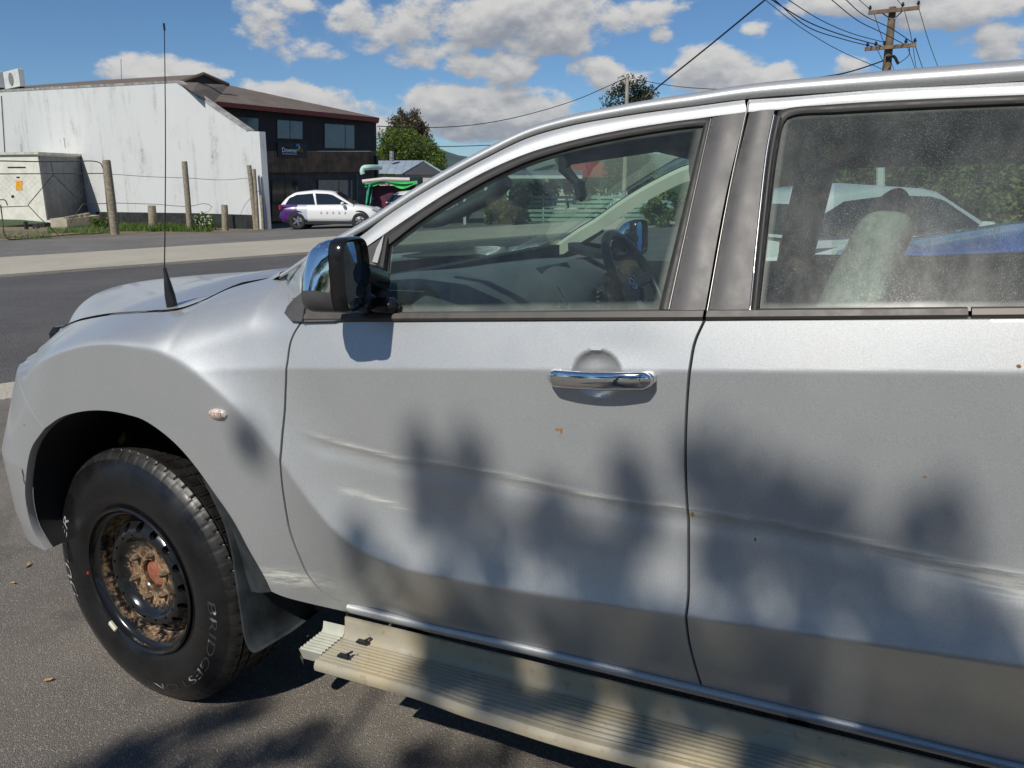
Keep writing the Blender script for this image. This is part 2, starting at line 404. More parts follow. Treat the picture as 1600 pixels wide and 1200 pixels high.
# ------------------------------------------------------------------ truck materials
def paint_mat():
    m = bpy.data.materials.new('silver_paint'); m.use_nodes = True; t = NT(m.node_tree); b = m.node_tree.nodes['Principled BSDF']
    co = t.node('ShaderNodeTexCoord').outputs['Object']
    fl = t.noise(co, 520.0, 2, 0.6); dirt_ = t.noise(co, 5.0, 5, 0.65)
    base = t.mix(t.ramp(fl, 0.3, 0.7), (.475, .49, .495), (.585, .60, .605))
    base = t.mix(t.ramp(dirt_, 0.45, 0.8, 0.0, 0.28), base, (.47, .455, .41))
    sc = t.node('ShaderNodeAttribute', attribute_name='scrape').outputs['Fac']
    mp = t.node('ShaderNodeMapping', {'Vector': co, 'Scale': (9, 60, 160)}).outputs[0]
    streak = t.ramp(t.noise(mp, 1.0, 4, 0.7), 0.35, 0.62)
    k = t.m('MULTIPLY', sc, streak, clamp=True)
    base = t.mix(k, base, (.80, .78, .66))
    # mud spray low on the panels, fine specks
    z = t.node('ShaderNodeSeparateXYZ', {0: co}).outputs[2]
    low = t.m('SUBTRACT', 1.0, t.ramp(z, 0.42, 0.75))
    sp = t.ramp(t.noise(co, 420.0, 2, 0.6), 0.60, 0.70)
    base = t.mix(t.m('MULTIPLY', t.m('MULTIPLY', sp, low), 0.75), base, (.33, .29, .22))
    base = t.mix(t.m('MULTIPLY', t.ramp(dirt_, 0.3, 0.7), t.m('MULTIPLY', low, 0.22)), base, (.36, .35, .31))
    t.l.new(base, b.inputs['Base Color'])
    t.l.new(t.m('SUBTRACT', 0.55, t.m('MULTIPLY', k, 0.5)), b.inputs['Metallic'])
    t.l.new(t.m('ADD', t.ramp(dirt_, 0.3, 0.8, 0.42, 0.52), t.m('MULTIPLY', k, 0.3)), b.inputs['Roughness'])
    b.inputs['Coat Weight'].default_value = 0.45; b.inputs['Coat Roughness'].default_value = 0.11
    bp = t.node('ShaderNodeBump', {'Height': t.noise(co, 700.0, 2, 0.6), 'Strength': 0.10, 'Distance': 0.0006}); t.l.new(bp.outputs[0], b.inputs['Normal'])
    MATS['silver_paint'] = m; return m
paint = paint_mat()
dark = pmat('dark_inner_metal', (.012, .012, .013), 0.7)
plastic = pmat('grey_black_plastic', (.062, .061, .062), 0.5, var=0.25, vscale=9, bump=0.25, bscale=900)
pillar_m = pmat('matt_pillar_black', (.060, .058, .060), 0.42, var=0.2, vscale=16, bump=0.15, bscale=1200)
gloss_black = pmat('gloss_black', (.012, .012, .013), 0.2, var=0.2, vscale=14)
rubber = pmat('seal_rubber', (.022, .021, .020), 0.55, var=0.3, vscale=30)
chrome = pmat('chrome', (.82, .83, .84), 0.06, 1.0)
seal_bright = pmat('bright_strip', (.55, .55, .53), 0.25, 1.0)
trim_dark = pmat('interior_dark_trim', (.028, .030, .036), 0.6, var=0.2, vscale=12, bump=0.3, bscale=500)
trim_mid = pmat('interior_grey_trim', (.11, .12, .13), 0.55, var=0.15, vscale=6)
trim_light = pmat('interior_cream_trim', (.62, .60, .50), 0.7, var=0.08, vscale=6)
fabric = pmat('grey_seat_cover', (.46, .44, .37), 0.95, var=0.25, vscale=60, bump=0.6, bscale=260)
glass_f = glass_mat('front_window_glass', (.62, .78, .74), dust=0.045, speck=0.06, edge=0.30, dust_col=(.50, .55, .47))
glass_r = glass_mat('rear_window_glass', (.48, .60, .58), dust=0.11, speck=0.20, edge=0.30, dust_col=(.52, .55, .49))
glass_far = glass_mat('far_window_glass', (.72, .84, .80), dust=0.03, speck=0.03)

# ------------------------------------------------------------------ side surface of the truck, y as a function of (x, z)
ROLL = 0.028                               # the body leans a little to its far side
W2 = 1.85                                  # overall width: the far side mirrors the near one
crest_px = [(40, 592), (62, 570), (95, 548), (150, 531), (220, 533), (290, 562), (350, 611), (400, 665), (440, 718), (462, 752), (490, 792), (530, 838), (575, 868), (620, 888), (700, 906), (900, 941), (1075, 967), (1300, 1000), (1600, 1045)]
CR = crv([T(x, y, -0.02)[[0, 2]] for x, y in crest_px] + [(0.9, 0.72), (1.6, 0.76)], 160)
CR[0] = (CR[0][0] - 0.0, CR[0][1])
hood_px = [(110, 506, .27), (134, 498, .215), (192, 488, .18), (246, 484, .17), (300, 479, .175), (330, 467, .19), (368, 448, .215), (420, 433, .215), (458, 419, .19)]
HL = np.array([T(*p) for p in hood_px]); HLs = crv(HL, 80)
dent = np.array([T(x, y, 0.0)[[0, 2]] for x, y in [(470, 672), (510, 688), (560, 702), (620, 719), (700, 727), (800, 748), (900, 772), (1000, 790), (1060, 797), (1090, 804), (1200, 818), (1300, 838), (1400, 862), (1500, 886), (1600, 906)]] + [(0.7, .78)])
HC = T(931, 585, 0.0)
def seg_dist(x, z, C):
    best = np.full(x.shape, 9.0)
    for i in range(len(C) - 1):
        ax, az_ = C[i]; bx, bz = C[i + 1]; dx, dz = bx - ax, bz - az_; L = dx * dx + dz * dz + 1e-12
        u = np.clip(((x - ax) * dx + (z - az_) * dz) / L, 0, 1)
        best = np.minimum(best, np.hypot(x - ax - u * dx, z - az_ - u * dz))
    return best
def yside(x, z, dish=True):
    x = np.asarray(x, float); z = np.asarray(z, float)
    zs = 1.071 + (x + 1.174) * 0.066; d = z - zs
    fd = sstep(x, -1.55, -1.22)
    base = np.maximum(d, 0) * (0.27 * fd - 0.03 * (1 - fd)) + np.maximum(-d, 0) * (0.03 + 0.015 * fd)
    zc = np.interp(x, CR[:, 0], CR[:, 1]); s = seg_dist(x, z, CR) * np.sign(z - zc)
    B = 0.036 + 0.007 * (1 - sstep(x, -1.5, -1.2)); wdt = 0.19 - 0.03 * (1 - sstep(x, -1.5, -1.2))
    f = np.where(s < 0, B + 2 * B / wdt * (-s), B * np.clip(1 - s / wdt, 0, 1) ** 2)
    kk = 0.42 * sstep(x, -1.40, -1.0) + 0.02
    g_ = B + kk * s
    a = 900.0
    mn = np.minimum(f, g_); bulge = mn - np.log1p(np.exp(-a * np.abs(f - g_))) / a
    y = base - bulge
    # nose wraps round towards the front
    wrap = lambda zz_: 1.3 * np.maximum(-2.15 + 0.62 * np.maximum(zz_ - 0.72, 0) + 0.25 * np.maximum(0.53 - zz_, 0) - x, 0) ** 2
    # the top of the wing rolls over to the bonnet
    zr = np.interp(x, HLs[:, 0], HLs[:, 2]); yr = np.interp(x, HLs[:, 0], HLs[:, 1])
    fade = 1 - sstep(x, -1.32, -1.18); h = np.clip(zr - zc + 0.012, 0.05, 0.15)
    u = np.clip((z - (zr - h)) / h, 0, 1.15); p_ = 1.7 + 0.9 * sstep(h, 0.07, 0.14)
    y = y + fade * (yr - 0.004 - wrap(zr)) * u ** p_ + wrap(z)
    # long shallow dent and scrape across both doors
    if dish:
        zd = np.interp(x, dent[:, 0], dent[:, 1]); on = sstep(x, -1.21, -1.1)
        e = z - zd
        y = y + on * (0.0034 * np.exp(-((e + 0.022) / 0.020) ** 2) - 0.0013 * np.exp(-(e / 0.006) ** 2))
        rr = np.hypot((x - HC[0]) / 0.047, (z - HC[2]) / 0.043)
        y = y + 0.024 * np.clip(1 - rr ** 2, 0, 1) ** 0.7
        rr = np.hypot((x + 0.43) / 0.09, (z - 1.155) / 0.05); y = y + 0.0025 * np.exp(-rr ** 2 * 1.5)
    y = y + 0.0004 * np.sin(x * 11 + z * 5) * np.sin(z * 14 - x * 3)
    return y
def scrape_attr(x, z):
    zd = np.interp(x, dent[:, 0], dent[:, 1]); on = sstep(x, -1.2, -1.05); e = z - zd
    wide = 0.010 + 0.016 * sstep(x, 0.0, 0.25)
    a = on * (0.75 * np.exp(-(e / 0.0045) ** 2) + 0.55 * np.exp(-((e + 0.02) / wide) ** 2) * (0.25 + 0.9 * sstep(x, -0.1, 0.2)))
    z2 = 0.79 - (x + 1.05) * 0.13
    a = a + 0.5 * np.exp(-((z - z2) / 0.008) ** 2) * sstep(x, -1.12, -1.05) * (1 - sstep(x, -0.95, -0.85))
    # scuffs at the foot of the wing
    a = a + 1.0 * np.exp(-((x + 1.27) / 0.09) ** 2) * np.exp(-((z - 0.535 - (x + 1.27) * -0.05) / 0.020) ** 2)
    return np.clip(a, 0, 1)
def S(px, py, dish=False):
    """where the sight line through a pixel meets the truck's side"""
    r = ray_t(px, py); lo, hi = -0.25, 0.6
    for _ in range(40):
        m = (lo + hi) / 2; p = CAM_T + r * ((m + CAMD) / r[1])
        if p[1] < float(yside(p[0], p[2], dish)): lo = m
        else: hi = m
    return p if p[1] < 0.42 else T(px, py, 0.03)
def SX(pts): return np.array([S(*p)[[0, 2]] for p in pts])
def coons(c0, c1, d0, d1):
    """c0, c1: curves along s (t = 0, 1); d0, d1: curves along t (s = 0, 1)"""
    n, m = len(c0), len(d0); s = np.linspace(0, 1, n)[:, None, None]; t = np.linspace(0, 1, m)[None, :, None]
    return (1 - t) * c0[:, None] + t * c1[:, None] + (1 - s) * d0[None] + s * d1[None] - ((1 - s) * (1 - t) * c0[0] + s * (1 - t) * c0[-1] + (1 - s) * t * c1[0] + s * t * c1[-1])
def panel(name, P2, mat, parent, yfun=yside, flange=0.022, scrape=True, edges=(1, 1, 1, 1)):
    """skin panel over a grid of (x, z) with rolled-in edges"""
    n, m = P2.shape[:2]; X, Zz = P2[..., 0], P2[..., 1]; P = np.stack([X, yfun(X, Zz), Zz], -1)
    mb = MB(); mb.grid(P); sc = list(scrape_attr(X, Zz).ravel()) if scrape else [0.0] * (n * m)
    idx = np.arange(n * m).reshape(n, m)
    sides = [(idx[0, :], idx[1, :]), (idx[-1, :], idx[-2, :]), (idx[:, 0], idx[:, 1]), (idx[:, -1], idx[:, -2])]
    for on, (e, inn) in zip(edges, sides):
        if not on: continue
        o = len(mb.v); k = len(e); A = np.array([mb.v[i] for i in e])
        for dy in (0.0025, flange):
            Bv = A.copy(); Bv[:, 1] += dy
            outd = A - np.array([mb.v[i] for i in inn]); outd[:, 1] = 0; outd /= np.maximum(np.linalg.norm(outd, axis=1)[:, None], 1e-9)
            Bv += outd * 0.0012
            mb.v.extend([tuple(q) for q in Bv])
        sc += [0.0] * (2 * k)
        for j in range(k - 1):
            mb.f.append((e[j], e[j + 1], o + j + 1, o + j)); mb.f.append((o + j, o + j + 1, o + k + j + 1, o + k + j)); mb.mi += [0, 0]
    ob = mb.build(name, mat, parent, smooth=50, recalc=False)
    at = ob.data.attributes.new('scrape', 'FLOAT', 'POINT'); at.data.foreach_set('value', np.array(sc, dtype=np.float32))
    return ob

truck = empty('pickup_truck', 'dented silver double-cab pickup truck with black steel wheel and faded running board', 'truck', (0, 0, 0), (0, INCL, 0))
far_parts = []
def mirrored(o, name=None):
    c = o.copy(); COL.objects.link(c); c.parent = truck; c.scale = (1, -1, 1); c.location = (0, W2, -ROLL * W2)
    for ch in o.children:
        d = ch.copy(); COL.objects.link(d); d.parent = c
    return c
# shut lines
gapF_px = [(471, 503), (460, 520), (454, 535), (448, 572), (446, 615), (445, 640), (441, 680), (439, 705), (438, 725), (440, 750), (447, 800), (453, 830), (467, 868), (482, 900), (493, 914), (510, 930), (530, 939), (545, 943)]
gapB_px = [(1100, 502), (1086, 534), (1078, 576), (1073, 637), (1071, 700), (1072, 760), (1075, 812), (1076, 880), (1075, 937), (1072, 968), (1076, 1000), (1083, 1030), (1095, 1070)]
sill_px = [(545, 943), (640, 966), (760, 993), (900, 1025), (1095, 1071), (1337, 1129), (1595, 1192)]
gF, gB = SX(gapF_px), SX(gapB_px); sl = SX(sill_px)
gap = 0.0030
# front door skin
nF, nT = 210, 190
L_ = crv(gF + [gap, 0], nT); Rr = crv(gB - [gap, 0], nT)
zb_l, zb_r = L_[0][1], Rr[0][1]
top = np.stack([np.linspace(L_[0][0], Rr[0][0], nF), np.linspace(zb_l, zb_r, nF)], 1)
bot = crv([L_[-1]] + [p + [0, 0.002] for p in sl[1:4]] + [Rr[-1]], nF)
fd = panel('front_door', coons(top, bot, L_, Rr), paint, truck)
# rear door skin (runs out of the picture, closed at the C-pillar)
xe = 0.80
L2 = crv(gB + [gap, 0], nT); zt_e = L2[0][1] + (xe - L2[0][0]) * 0.052; zb_e = 0.455
R2 = crv([(xe, zt_e), (xe + 0.01, 0.95), (xe - 0.03, 0.72), (xe - 0.12, zb_e)], nT)
top2 = np.stack([np.linspace(L2[0][0], xe, nF), np.linspace(L2[0][1], zt_e, nF)], 1)
bot2 = crv([L2[-1], sl[5] + [0, .002], sl[6] + [0, .002], R2[-1]], nF)
rd = panel('rear_door', coons(top2, bot2, L2, R2), paint, truck)
# front wing: from the wheel arch outwards
arch_px = [(70, 669), (95, 652), (127, 643), (152, 641), (177, 643), (200, 648), (222, 655), (253, 675), (279, 698), (304, 727), (334, 769), (366, 816), (389, 859), (413, 901), (424, 924)]
inner = crv(SX(arch_px), 220)
bgap_px = [(70, 669), (54, 648), (41, 625), (33, 605)]
lgt = crv(np.vstack([SX(bgap_px), [SX([(33, 605)])[0] + [-0.10, 0.05]]]), 110)
b_r = crv(np.vstack([SX([(424, 924), (440, 931), (480, 942), (545, 957)])]), 110)
hood2 = HL[:, [0, 2]]
head_c = np.array([lgt[-1], [-2.30, 1.015], [-2.24, 1.065], [hood2[0][0] - 0.01, hood2[0][1] - 0.012]])
cowl_c = SX([(467, 456), (470, 480)]); gFl = gF - [gap, 0]
seg1 = crv(head_c, 34)[:-1]; seg2 = crv(hood2 - [0, 0.004], 86)[:-1]
seg3 = lin(np.vstack([hood2[-1:] - [0, .004], gFl[:1]]), 18)[:-1]; seg4 = crv(np.vstack([gFl, [b_r[-1]]]), 220 - len(seg1) - len(seg2) - len(seg3))
outer = np.vstack([seg1, seg2, seg3, seg4])
def match(cin, n1, n2, n3):
    return cin
wing_grid = coons(inner, outer, lgt, b_r)
fe = panel('front_wing', wing_grid, paint, truck)
# bumper corner
bin_px = [(70, 669), (49, 701), (41, 743), (40, 780), (40, 815), (44, 831), (55, 848)]
nb = 70
bi = crv(np.vstack([SX(bin_px[:4]), [(-2.212, .545), (-2.200, .500), (-2.165, .462)]]), nb)
zz = np.linspace(lgt[-1][1] + 0.0, 0.545, nb)
bo = np.stack([np.interp(zz, [0.40, 0.46, 0.60, 0.75, 0.9, 1.05], [-2.46, -2.60, -2.70, -2.71, -2.66, -2.60]), zz], 1)
bt = crv(np.vstack([lgt[:, :] + [-0.003, -0.002], [bo[0]]]), 60); bb = crv(np.vstack([bi[-1:], [bi[-1] * .6 + bo[-1] * .4 + [0, -.028]], bo[-1:]]), 60)
bmp = panel('front_bumper', coons(bi, bo, bt, bb), paint, truck)
# front face between the two corners
fm = MB(); colL = np.stack([bo[:, 0], yside(bo[:, 0], bo[:, 1]), bo[:, 1]], 1); rows = []
for v_ in np.linspace(0, 1, 24):
    r = colL.copy(); r[:, 1] = colL[:, 1] * (1 - v_) + (W2 - colL[:, 1]) * v_; r[:, 0] -= 0.07 * math.sin(math.pi * v_); rows.append(r)
fm.grid(np.array(rows)); bf = fm.build('bumper_face', paint, bmp)
mirrored(bmp)
# headlamp: dark lens wrapping round the nose above the bumper
hm = MB(); rows = []
for u in np.linspace(0, 1, 12):
    top_p = T(122, 515, .20) * (1 - u) + np.array([-2.62, .62, 1.05]) * u; bot_p = T(112, 523, .20) * (1 - u) + np.array([-2.66, .60, .93]) * u
    b_ = math.sin(math.pi * u) * 0.06
    rows.append([top_p * (1 - w_) + bot_p * w_ + np.array([-1, -.25, 0]) * (b_ + .035 * math.sin(math.pi * w_)) for w_ in np.linspace(0, 1, 9)])
hm.grid(np.array(rows))
hl = hm.build('headlamp', pmat('smoked_lens', (.02, .02, .02), 0.12, coat=1.0), truck); mirrored(hl)
hb = MB()
vis = [T(93, 522, .24), T(97, 510, .24), T(104, 506, .235), T(112, 508, .23), T(122, 515, .215), T(113, 520, .215)]
hb.prism(vis, (-0.03, 0.10, -0.01)); hc_ = hb.build('lamp_corner', pmat('lamp_black', (.03, .03, .028), 0.35), truck, smooth=0); mirrored(hc_)
gm_ = MB(); gm_.box((-2.70, W2 / 2, .93), (.06, .9, .16), bev=.02)
for k in range(4): gm_.box((-2.735, W2 / 2, .875 + k * .036), (.02, .84, .012))
gm_.build('grille', gloss_black, truck)
# bonnet
bn = MB(); rows = []
HB = crv(np.vstack([HL[:7], [T(384, 442, .225)]]), 60); HB[:, 1] = yside(HB[:, 0], HB[:, 2] - .002) + .006; HB[:, 2] += .003
for i, p in enumerate(HB):
    r = []; hgt = 0.064 * (1.15 - .15 * sstep(i, 0, 20)) * (1 - sstep(i, 34, 59))
    for v_ in np.linspace(0, 1, 40):
        c = abs(2 * v_ - 1); r.append((p[0] - (0.10 + .24 * (1 - sstep(i, 0, 24))) * (1 - c ** 2), p[1] * (1 - v_) + (W2 - p[1]) * v_, p[2] + hgt * (1 - c ** 2.6) - ROLL * (p[1] * (1 - v_) + (W2 - p[1]) * v_ - p[1])))
    rows.append(r)
front_edge = [(q[0] - .03, q[1], q[2] - .10) for q in rows[0]]
P = np.array([front_edge] + rows); bn.grid(P)
bon = bn.build('bonnet', paint, truck, smooth=60)
mirrored(fe); mirrored(fd); mirrored(rd)
# ------------------------------------------------------------------ greenhouse
def ledge_attr(ob, polys_edge, width):
    me = ob.data; co = np.array([v.co[:] for v in me.vertices]); E = np.asarray(polys_edge)
    d = np.full(len(co), 9.0)
    for i in range(len(E)):
        a, b = E[i], E[(i + 1) % len(E)]; ab = b - a; L = np.dot(ab, ab) + 1e-12
        u = np.clip(((co - a) @ ab) / L, 0, 1); d = np.minimum(d, np.linalg.norm(co - a - u[:, None] * ab, axis=1))
    at = me.attributes.new('edge', 'FLOAT', 'POINT'); at.data.foreach_set('value', (1 - sstep(d, width * 0.35, width)).astype(np.float32))
gut_px = [(436, 431), (466, 414), (490, 402), (520, 386), (560, 364), (580, 352), (647, 308), (715, 268), (762, 243), (825, 213), (887, 195), (950, 183), (1012, 173), (1075, 165), (1165, 153), (1313, 142), (1600, 125)]
GUT = [PW(*p) for p in gut_px]
GUT = crv(GUT + [np.array([.55, .262, 1.60]), np.array([.95, .275, 1.575])], 150)
e2 = np.array([0.025, -0.887, 0.46]); e2 /= np.linalg.norm(e2)
sec = [(-.002, .000), (.001, .006), (.008, .0125), (.018, .0135), (.030, .009), (.041, -.002), (.050, -.020), (.056, -.045)]
tg = np.gradient(GUT, axis=0); tg /= np.linalg.norm(tg, axis=1)[:, None]
rail = []
for i, p in enumerate(GUT):
    e1 = np.cross(tg[i], e2); e1 /= np.linalg.norm(e1)
    if e1[2] < 0: e1 = -e1
    k_ = (.45 + .55 * sstep(i, 0, 12)) * (.52 + .48 * sstep(i, 40, 112)); rail.append([p + e1 * a * k_ + e2 * (b * k_ - .008 * (1 - sstep(i, 0, 8))) for a, b in sec])
rail = np.array(rail)
mb = MB(); mb.grid(rail); ro = mb.build('roof_rail', paint, truck, smooth=60); mirrored(ro)
mb = MB(); mb.tube(GUT[15:] - e2 * 0.003, 0.0045, 6); gs = mb.build('drip_seal', rubber, truck); mirrored(gs)
tp_ = crv([T(436, 430.5, .200), T(458, 418, .145), PW(484, 402.5, -.010), PW(520, 384, -.012), PW(552, 366, -.012)], 30); bt_ = crv([T(445, 450, .145), T(462, 466, .070), PW(482, 456, -.006), PW(512, 432, -.006), PW(562, 394, -.006)], 30)
mb = MB(); mb.grid(np.array([tp_ * (1 - u) + bt_ * u + e2 * .010 * math.sin(math.pi * u) for u in np.linspace(-.02, 1, 9)])); pb_ = mb.build('pillar_base', paint, truck, smooth=60); mirrored(pb_)
# roof panel from rail to rail
ih = int(np.argmin(abs(GUT[:, 0] + 0.62)))
rows = []
for i in range(ih, 150):
    p = rail[i, -1]; r = []
    h = 0.045 * sstep(i, ih - 8, ih + 30) + 0.012
    for v_ in np.linspace(0, 1, 40):
        c = abs(2 * v_ - 1); r.append((p[0] - .05 * (1 - c ** 2) * (1 - sstep(i, ih, ih + 40)), p[1] * (1 - v_) + (W2 - p[1]) * v_, p[2] + h * (1 - c ** 2.4) - ROLL * (W2 - 2 * p[1]) * v_))
    rows.append(r)
mb = MB(); mb.grid(np.array(rows)); mb.build('roof', paint, truck, smooth=60)
header = np.array(rows[0])
# roof lining under it
lr = np.array(rows) - [0, 0, .035]; mb = MB(); mb.grid(lr[:, 1:-1]); mb.build('roof_lining', trim_dark, truck, smooth=60)
# windscreen: from the header down to the scuttle, bowed forwards
Bn = np.array([-1.53, .285, 1.185]); edge = crv(np.vstack([rail[ih::-6, -1], [rail[0, -1]], [(rail[0, -1] + Bn) / 2 + [0, 0, .012]], [Bn]]), 26); rows = []
for u, p in zip(np.linspace(0, 1, 26), edge):
    r = []
    for v_ in np.linspace(0, 1, 30):
        c = abs(2 * v_ - 1); r.append((p[0] - (.05 + .16 * u) * (1 - c ** 2), p[1] * (1 - v_) + (W2 - p[1]) * v_, p[2] + (.012 * (1 - u) + .01 * u) * (1 - c ** 2) - ROLL * (W2 - 2 * p[1]) * v_))
    rows.append(r)
WS = np.array(rows); mb = MB(); mb.grid(WS); mb.build('windscreen', glass_mat('windscreen_glass', (.80, .90, .84), dust=.03, speck=.04), truck, smooth=90, recalc=False)
# scuttle panel with wipers between bonnet and windscreen
mb = MB(); a = WS[-1]; b_ = np.array([q for q in P[-1]]); b_ = lin(b_, 30)
mb.grid(np.stack([a + [0, 0, -.004], (a + b_) / 2 + [0, 0, -.035], b_ + [0, 0, -.012]], 0)); sc_ = mb.build('scuttle', plastic, truck)
mb = MB(); ca_ = crv([HL[6], HL[7], HL[8], rail[0, 0] + [-.01, 0, 0]], 20); cb_ = crv([Bn + [-.02, 0, 0], Bn, (Bn + rail[0, -1]) / 2 + [0, 0, .012], rail[0, -1]], 20)
mb.grid(np.array([ca_ + [0, .004, -.004], ca_ * .6 + cb_ * .4 + [0, 0, .008], cb_])); cq_ = mb.build('cowl_corner', paint, truck, smooth=60); mirrored(cq_)
mb = MB()
for y0, y1 in ((.55, 1.0), (1.05, 1.55)):
    k0 = WS[-1, int(29 * (y0 - .3) / 1.3)]; k1 = WS[-2, int(29 * (y1 - .3) / 1.3)]
    mb.tube([k0 + [-.03, 0, .02], (k0 + k1) / 2 + [-.03, 0, .03], k1 + [-.02, 0, .02]], .006, 6)
    mb.build('wiper', rubber, truck); mb = MB()

# front door upper frame
seal_px = [(600, 366), (647, 334), (700, 300), (762, 266), (825, 239), (887, 221), (981, 201), (1097, 184), (1112, 184)]
gutF = [(600, 341), (647, 310), (700, 279), (762, 246), (825, 216), (887, 198), (981, 181), (1097, 165), (1164, 156)]
def strip(a_px, b_px, n, name, mat, parent, off=0.0, thick=0.02, m=6):
    A = crv([PW(x, y, off) for x, y in a_px], n); B = crv([PW(x, y, off) for x, y in b_px], n); rows = []
    rows.append(A - e2 * thick)
    for t_ in np.linspace(0, 1, m): rows.append(A * (1 - t_) + B * t_ + e2 * 0.003 * math.sin(math.pi * t_))
    rows.append(B - e2 * thick)
    mb = MB(); mb.grid(np.array(rows)); return mb.build(name, mat, parent, smooth=50)
f1 = strip([(469, 424), (500, 406), (530, 389), (565, 368)] + gutF, [(470, 457), (505, 433), (545, 405), (580, 380)] + seal_px[:-1] + [(1166, 175)], 90, 'window_frame', paint, fd, off=-.002)
seal_in = [(606, 383), (650, 349), (703, 314), (765, 279), (827, 251), (889, 232), (983, 212), (1085, 197), (1099, 196)]
strip(seal_px, seal_in, 90, 'window_seal', rubber, fd, off=-.001)
strip([(1112, 184), (1080, 333), (1046, 484)], [(1099, 197), (1064, 340), (1029, 484)], 30, 'window_seal', rubber, fd, off=-.001)
strip([(1112, 186), (1079, 335), (1047, 484)], [(1110, 186), (1077, 335), (1044, 484)], 30, 'bright_edge', seal_bright, fd, off=-.006)
strip([(1113, 184), (1080, 333), (1047, 486)], [(1165, 176), (1135, 300), (1101, 486)], 40, 'pillar_cover', pillar_m, fd, off=-.004, m=8)
# belt moulding of both doors
def belt(name, pts_t, pts_b, parent, mat):
    n = 60; A = lin([PW(x, y, -.006) for x, y in pts_t], n); B = lin([PW(x, y, -.006) for x, y in pts_b], n)
    rows = [A + [0, .03, 0], A, A * .8 + B * .2 + e2 * .006, A * .2 + B * .8 + e2 * .006, B, B + [0, .03, 0]]
    mb = MB(); mb.grid(np.array(rows)); return mb.build(name, mat, parent, smooth=50)
moulding = pmat('belt_moulding', (.075, .066, .060), 0.5, var=.2, vscale=25)
belt('belt_moulding', [(474, 490), (1101, 484)], [(474, 502), (1098, 500)], fd, moulding)
belt('belt_moulding', [(1106, 484), (1512, 481)], [(1103, 500), (1512, 497)], rd, moulding)
belt('belt_moulding', [(1518, 481), (1760, 479)], [(1518, 497), (1760, 495)], rd, pmat('belt_end', (.10, .075, .06), .45))
# glass
def pane(name, px_poly, mat, parent, off, ew=0.035, nx=60, ny=34):
    """fill between a lower and an upper pixel curve"""
    lo, up_ = px_poly; A = crv([PW(x, y, off) for x, y in lo], nx) if len(lo) > 2 else lin([PW(x, y, off) for x, y in lo], nx)
    B = crv([PW(x, y, off) for x, y in up_], nx); t_ = np.linspace(0, 1, ny)[:, None, None]
    Pg = A[None] * (1 - t_) + B[None] * t_ - e2 * 0.0; mb = MB(); mb.grid(Pg); o = mb.build(name, mat, parent, smooth=90, recalc=False)
    if ew: ledge_attr(o, np.vstack([A, B[::-1]]), ew)
    return o
w1 = pane('door_glass', ([(596, 488), (1034, 486)], [(598, 386), (606, 376), (650, 342), (703, 307), (765, 272), (827, 244), (889, 226), (983, 206), (1105, 188)]), glass_f, fd, .006, ew=.020)
# quarter light divider and black sail that carries the mirror
mb = MB(); mb.tube([PW(604, 372, -.004), PW(596, 420, -.004), PW(590, 486, -.004)], [.006, .010, .012], 8); mb.build('sail_edge', rubber, fd)
sail = [(444, 489), (449, 478), (460, 466), (474, 455), (500, 437), (530, 417), (560, 396), (590, 376), (601, 369), (598, 430), (594, 486), (520, 502), (476, 503), (454, 501)]
mb = MB(); SP = [PW(x, y, -.010) for x, y in sail]; mb.prism(SP, -e2 * .03); mb.build('mirror_sail', plastic, fd, smooth=0)
mb = MB(); mb.tube([PW(480, 456, -.013), PW(476, 480, -.013), PW(472, 503, -.013)], .002, 5); mb.build('sail_gap', dark, fd)
mb = MB(); mb.prism([PW(583, 410, -.012), PW(590, 388, -.012), PW(601, 368, -.012), PW(597, 390, -.012), PW(591, 412, -.012)], e2 * .004); mb.build('sail_reflection', pmat('pale_reflection', (.55, .53, .5), .3, .3), fd, smooth=0)  # pale sliver modelled in place of a white reflection on the sail
# rear door
seal2 = [(1182, 486), (1196, 330), (1206, 230), (1213, 182), (1218, 172), (1230, 168), (1300, 162), (1413, 155), (1600, 147), (1760, 142)]
seal2i = [(1186, 486), (1203, 330), (1216, 230), (1225, 190), (1229, 184), (1238, 180), (1305, 175), (1415, 169), (1600, 161), (1760, 156)]
gut2 = [(1170, 156), (1230, 152), (1300, 146), (1413, 137), (1600, 128), (1760, 121)]
strip(gut2, [(1169, 175), (1230, 170), (1300, 163), (1413, 156), (1600, 148), (1760, 143)], 60, 'window_frame', paint, rd, off=-.002)
strip(seal2, seal2i, 90, 'window_seal', rubber, rd, off=-.001)
strip([(1170, 486), (1185, 330), (1197, 230), (1207, 180)], [(1174, 486), (1190, 330), (1202, 230), (1212, 180)], 40, 'bright_edge', seal_bright, rd, off=-.006)
strip([(1174, 486), (1190, 330), (1202, 230), (1212, 180)], [(1184, 486), (1200, 330), (1212, 230), (1222, 184)], 40, 'window_seal', rubber, rd, off=-.004)
strip([(1171, 176), (1141, 300), (1107, 486)], [(1210, 171), (1188, 310), (1171, 486)], 40, 'pillar_cover', pillar_m, rd, off=-.004, m=8)
strip([(1168, 160), (1138, 300), (1104, 486)], [(1171, 160), (1141, 300), (1107, 486)], 30, 'bright_edge', seal_bright, rd, off=-.008)
w2_ = pane('door_glass', ([(1180, 488), (1770, 484)], [(1222, 178), (1300, 170), (1415, 164), (1600, 156), (1770, 150)]), glass_r, rd, .006, ew=.020)
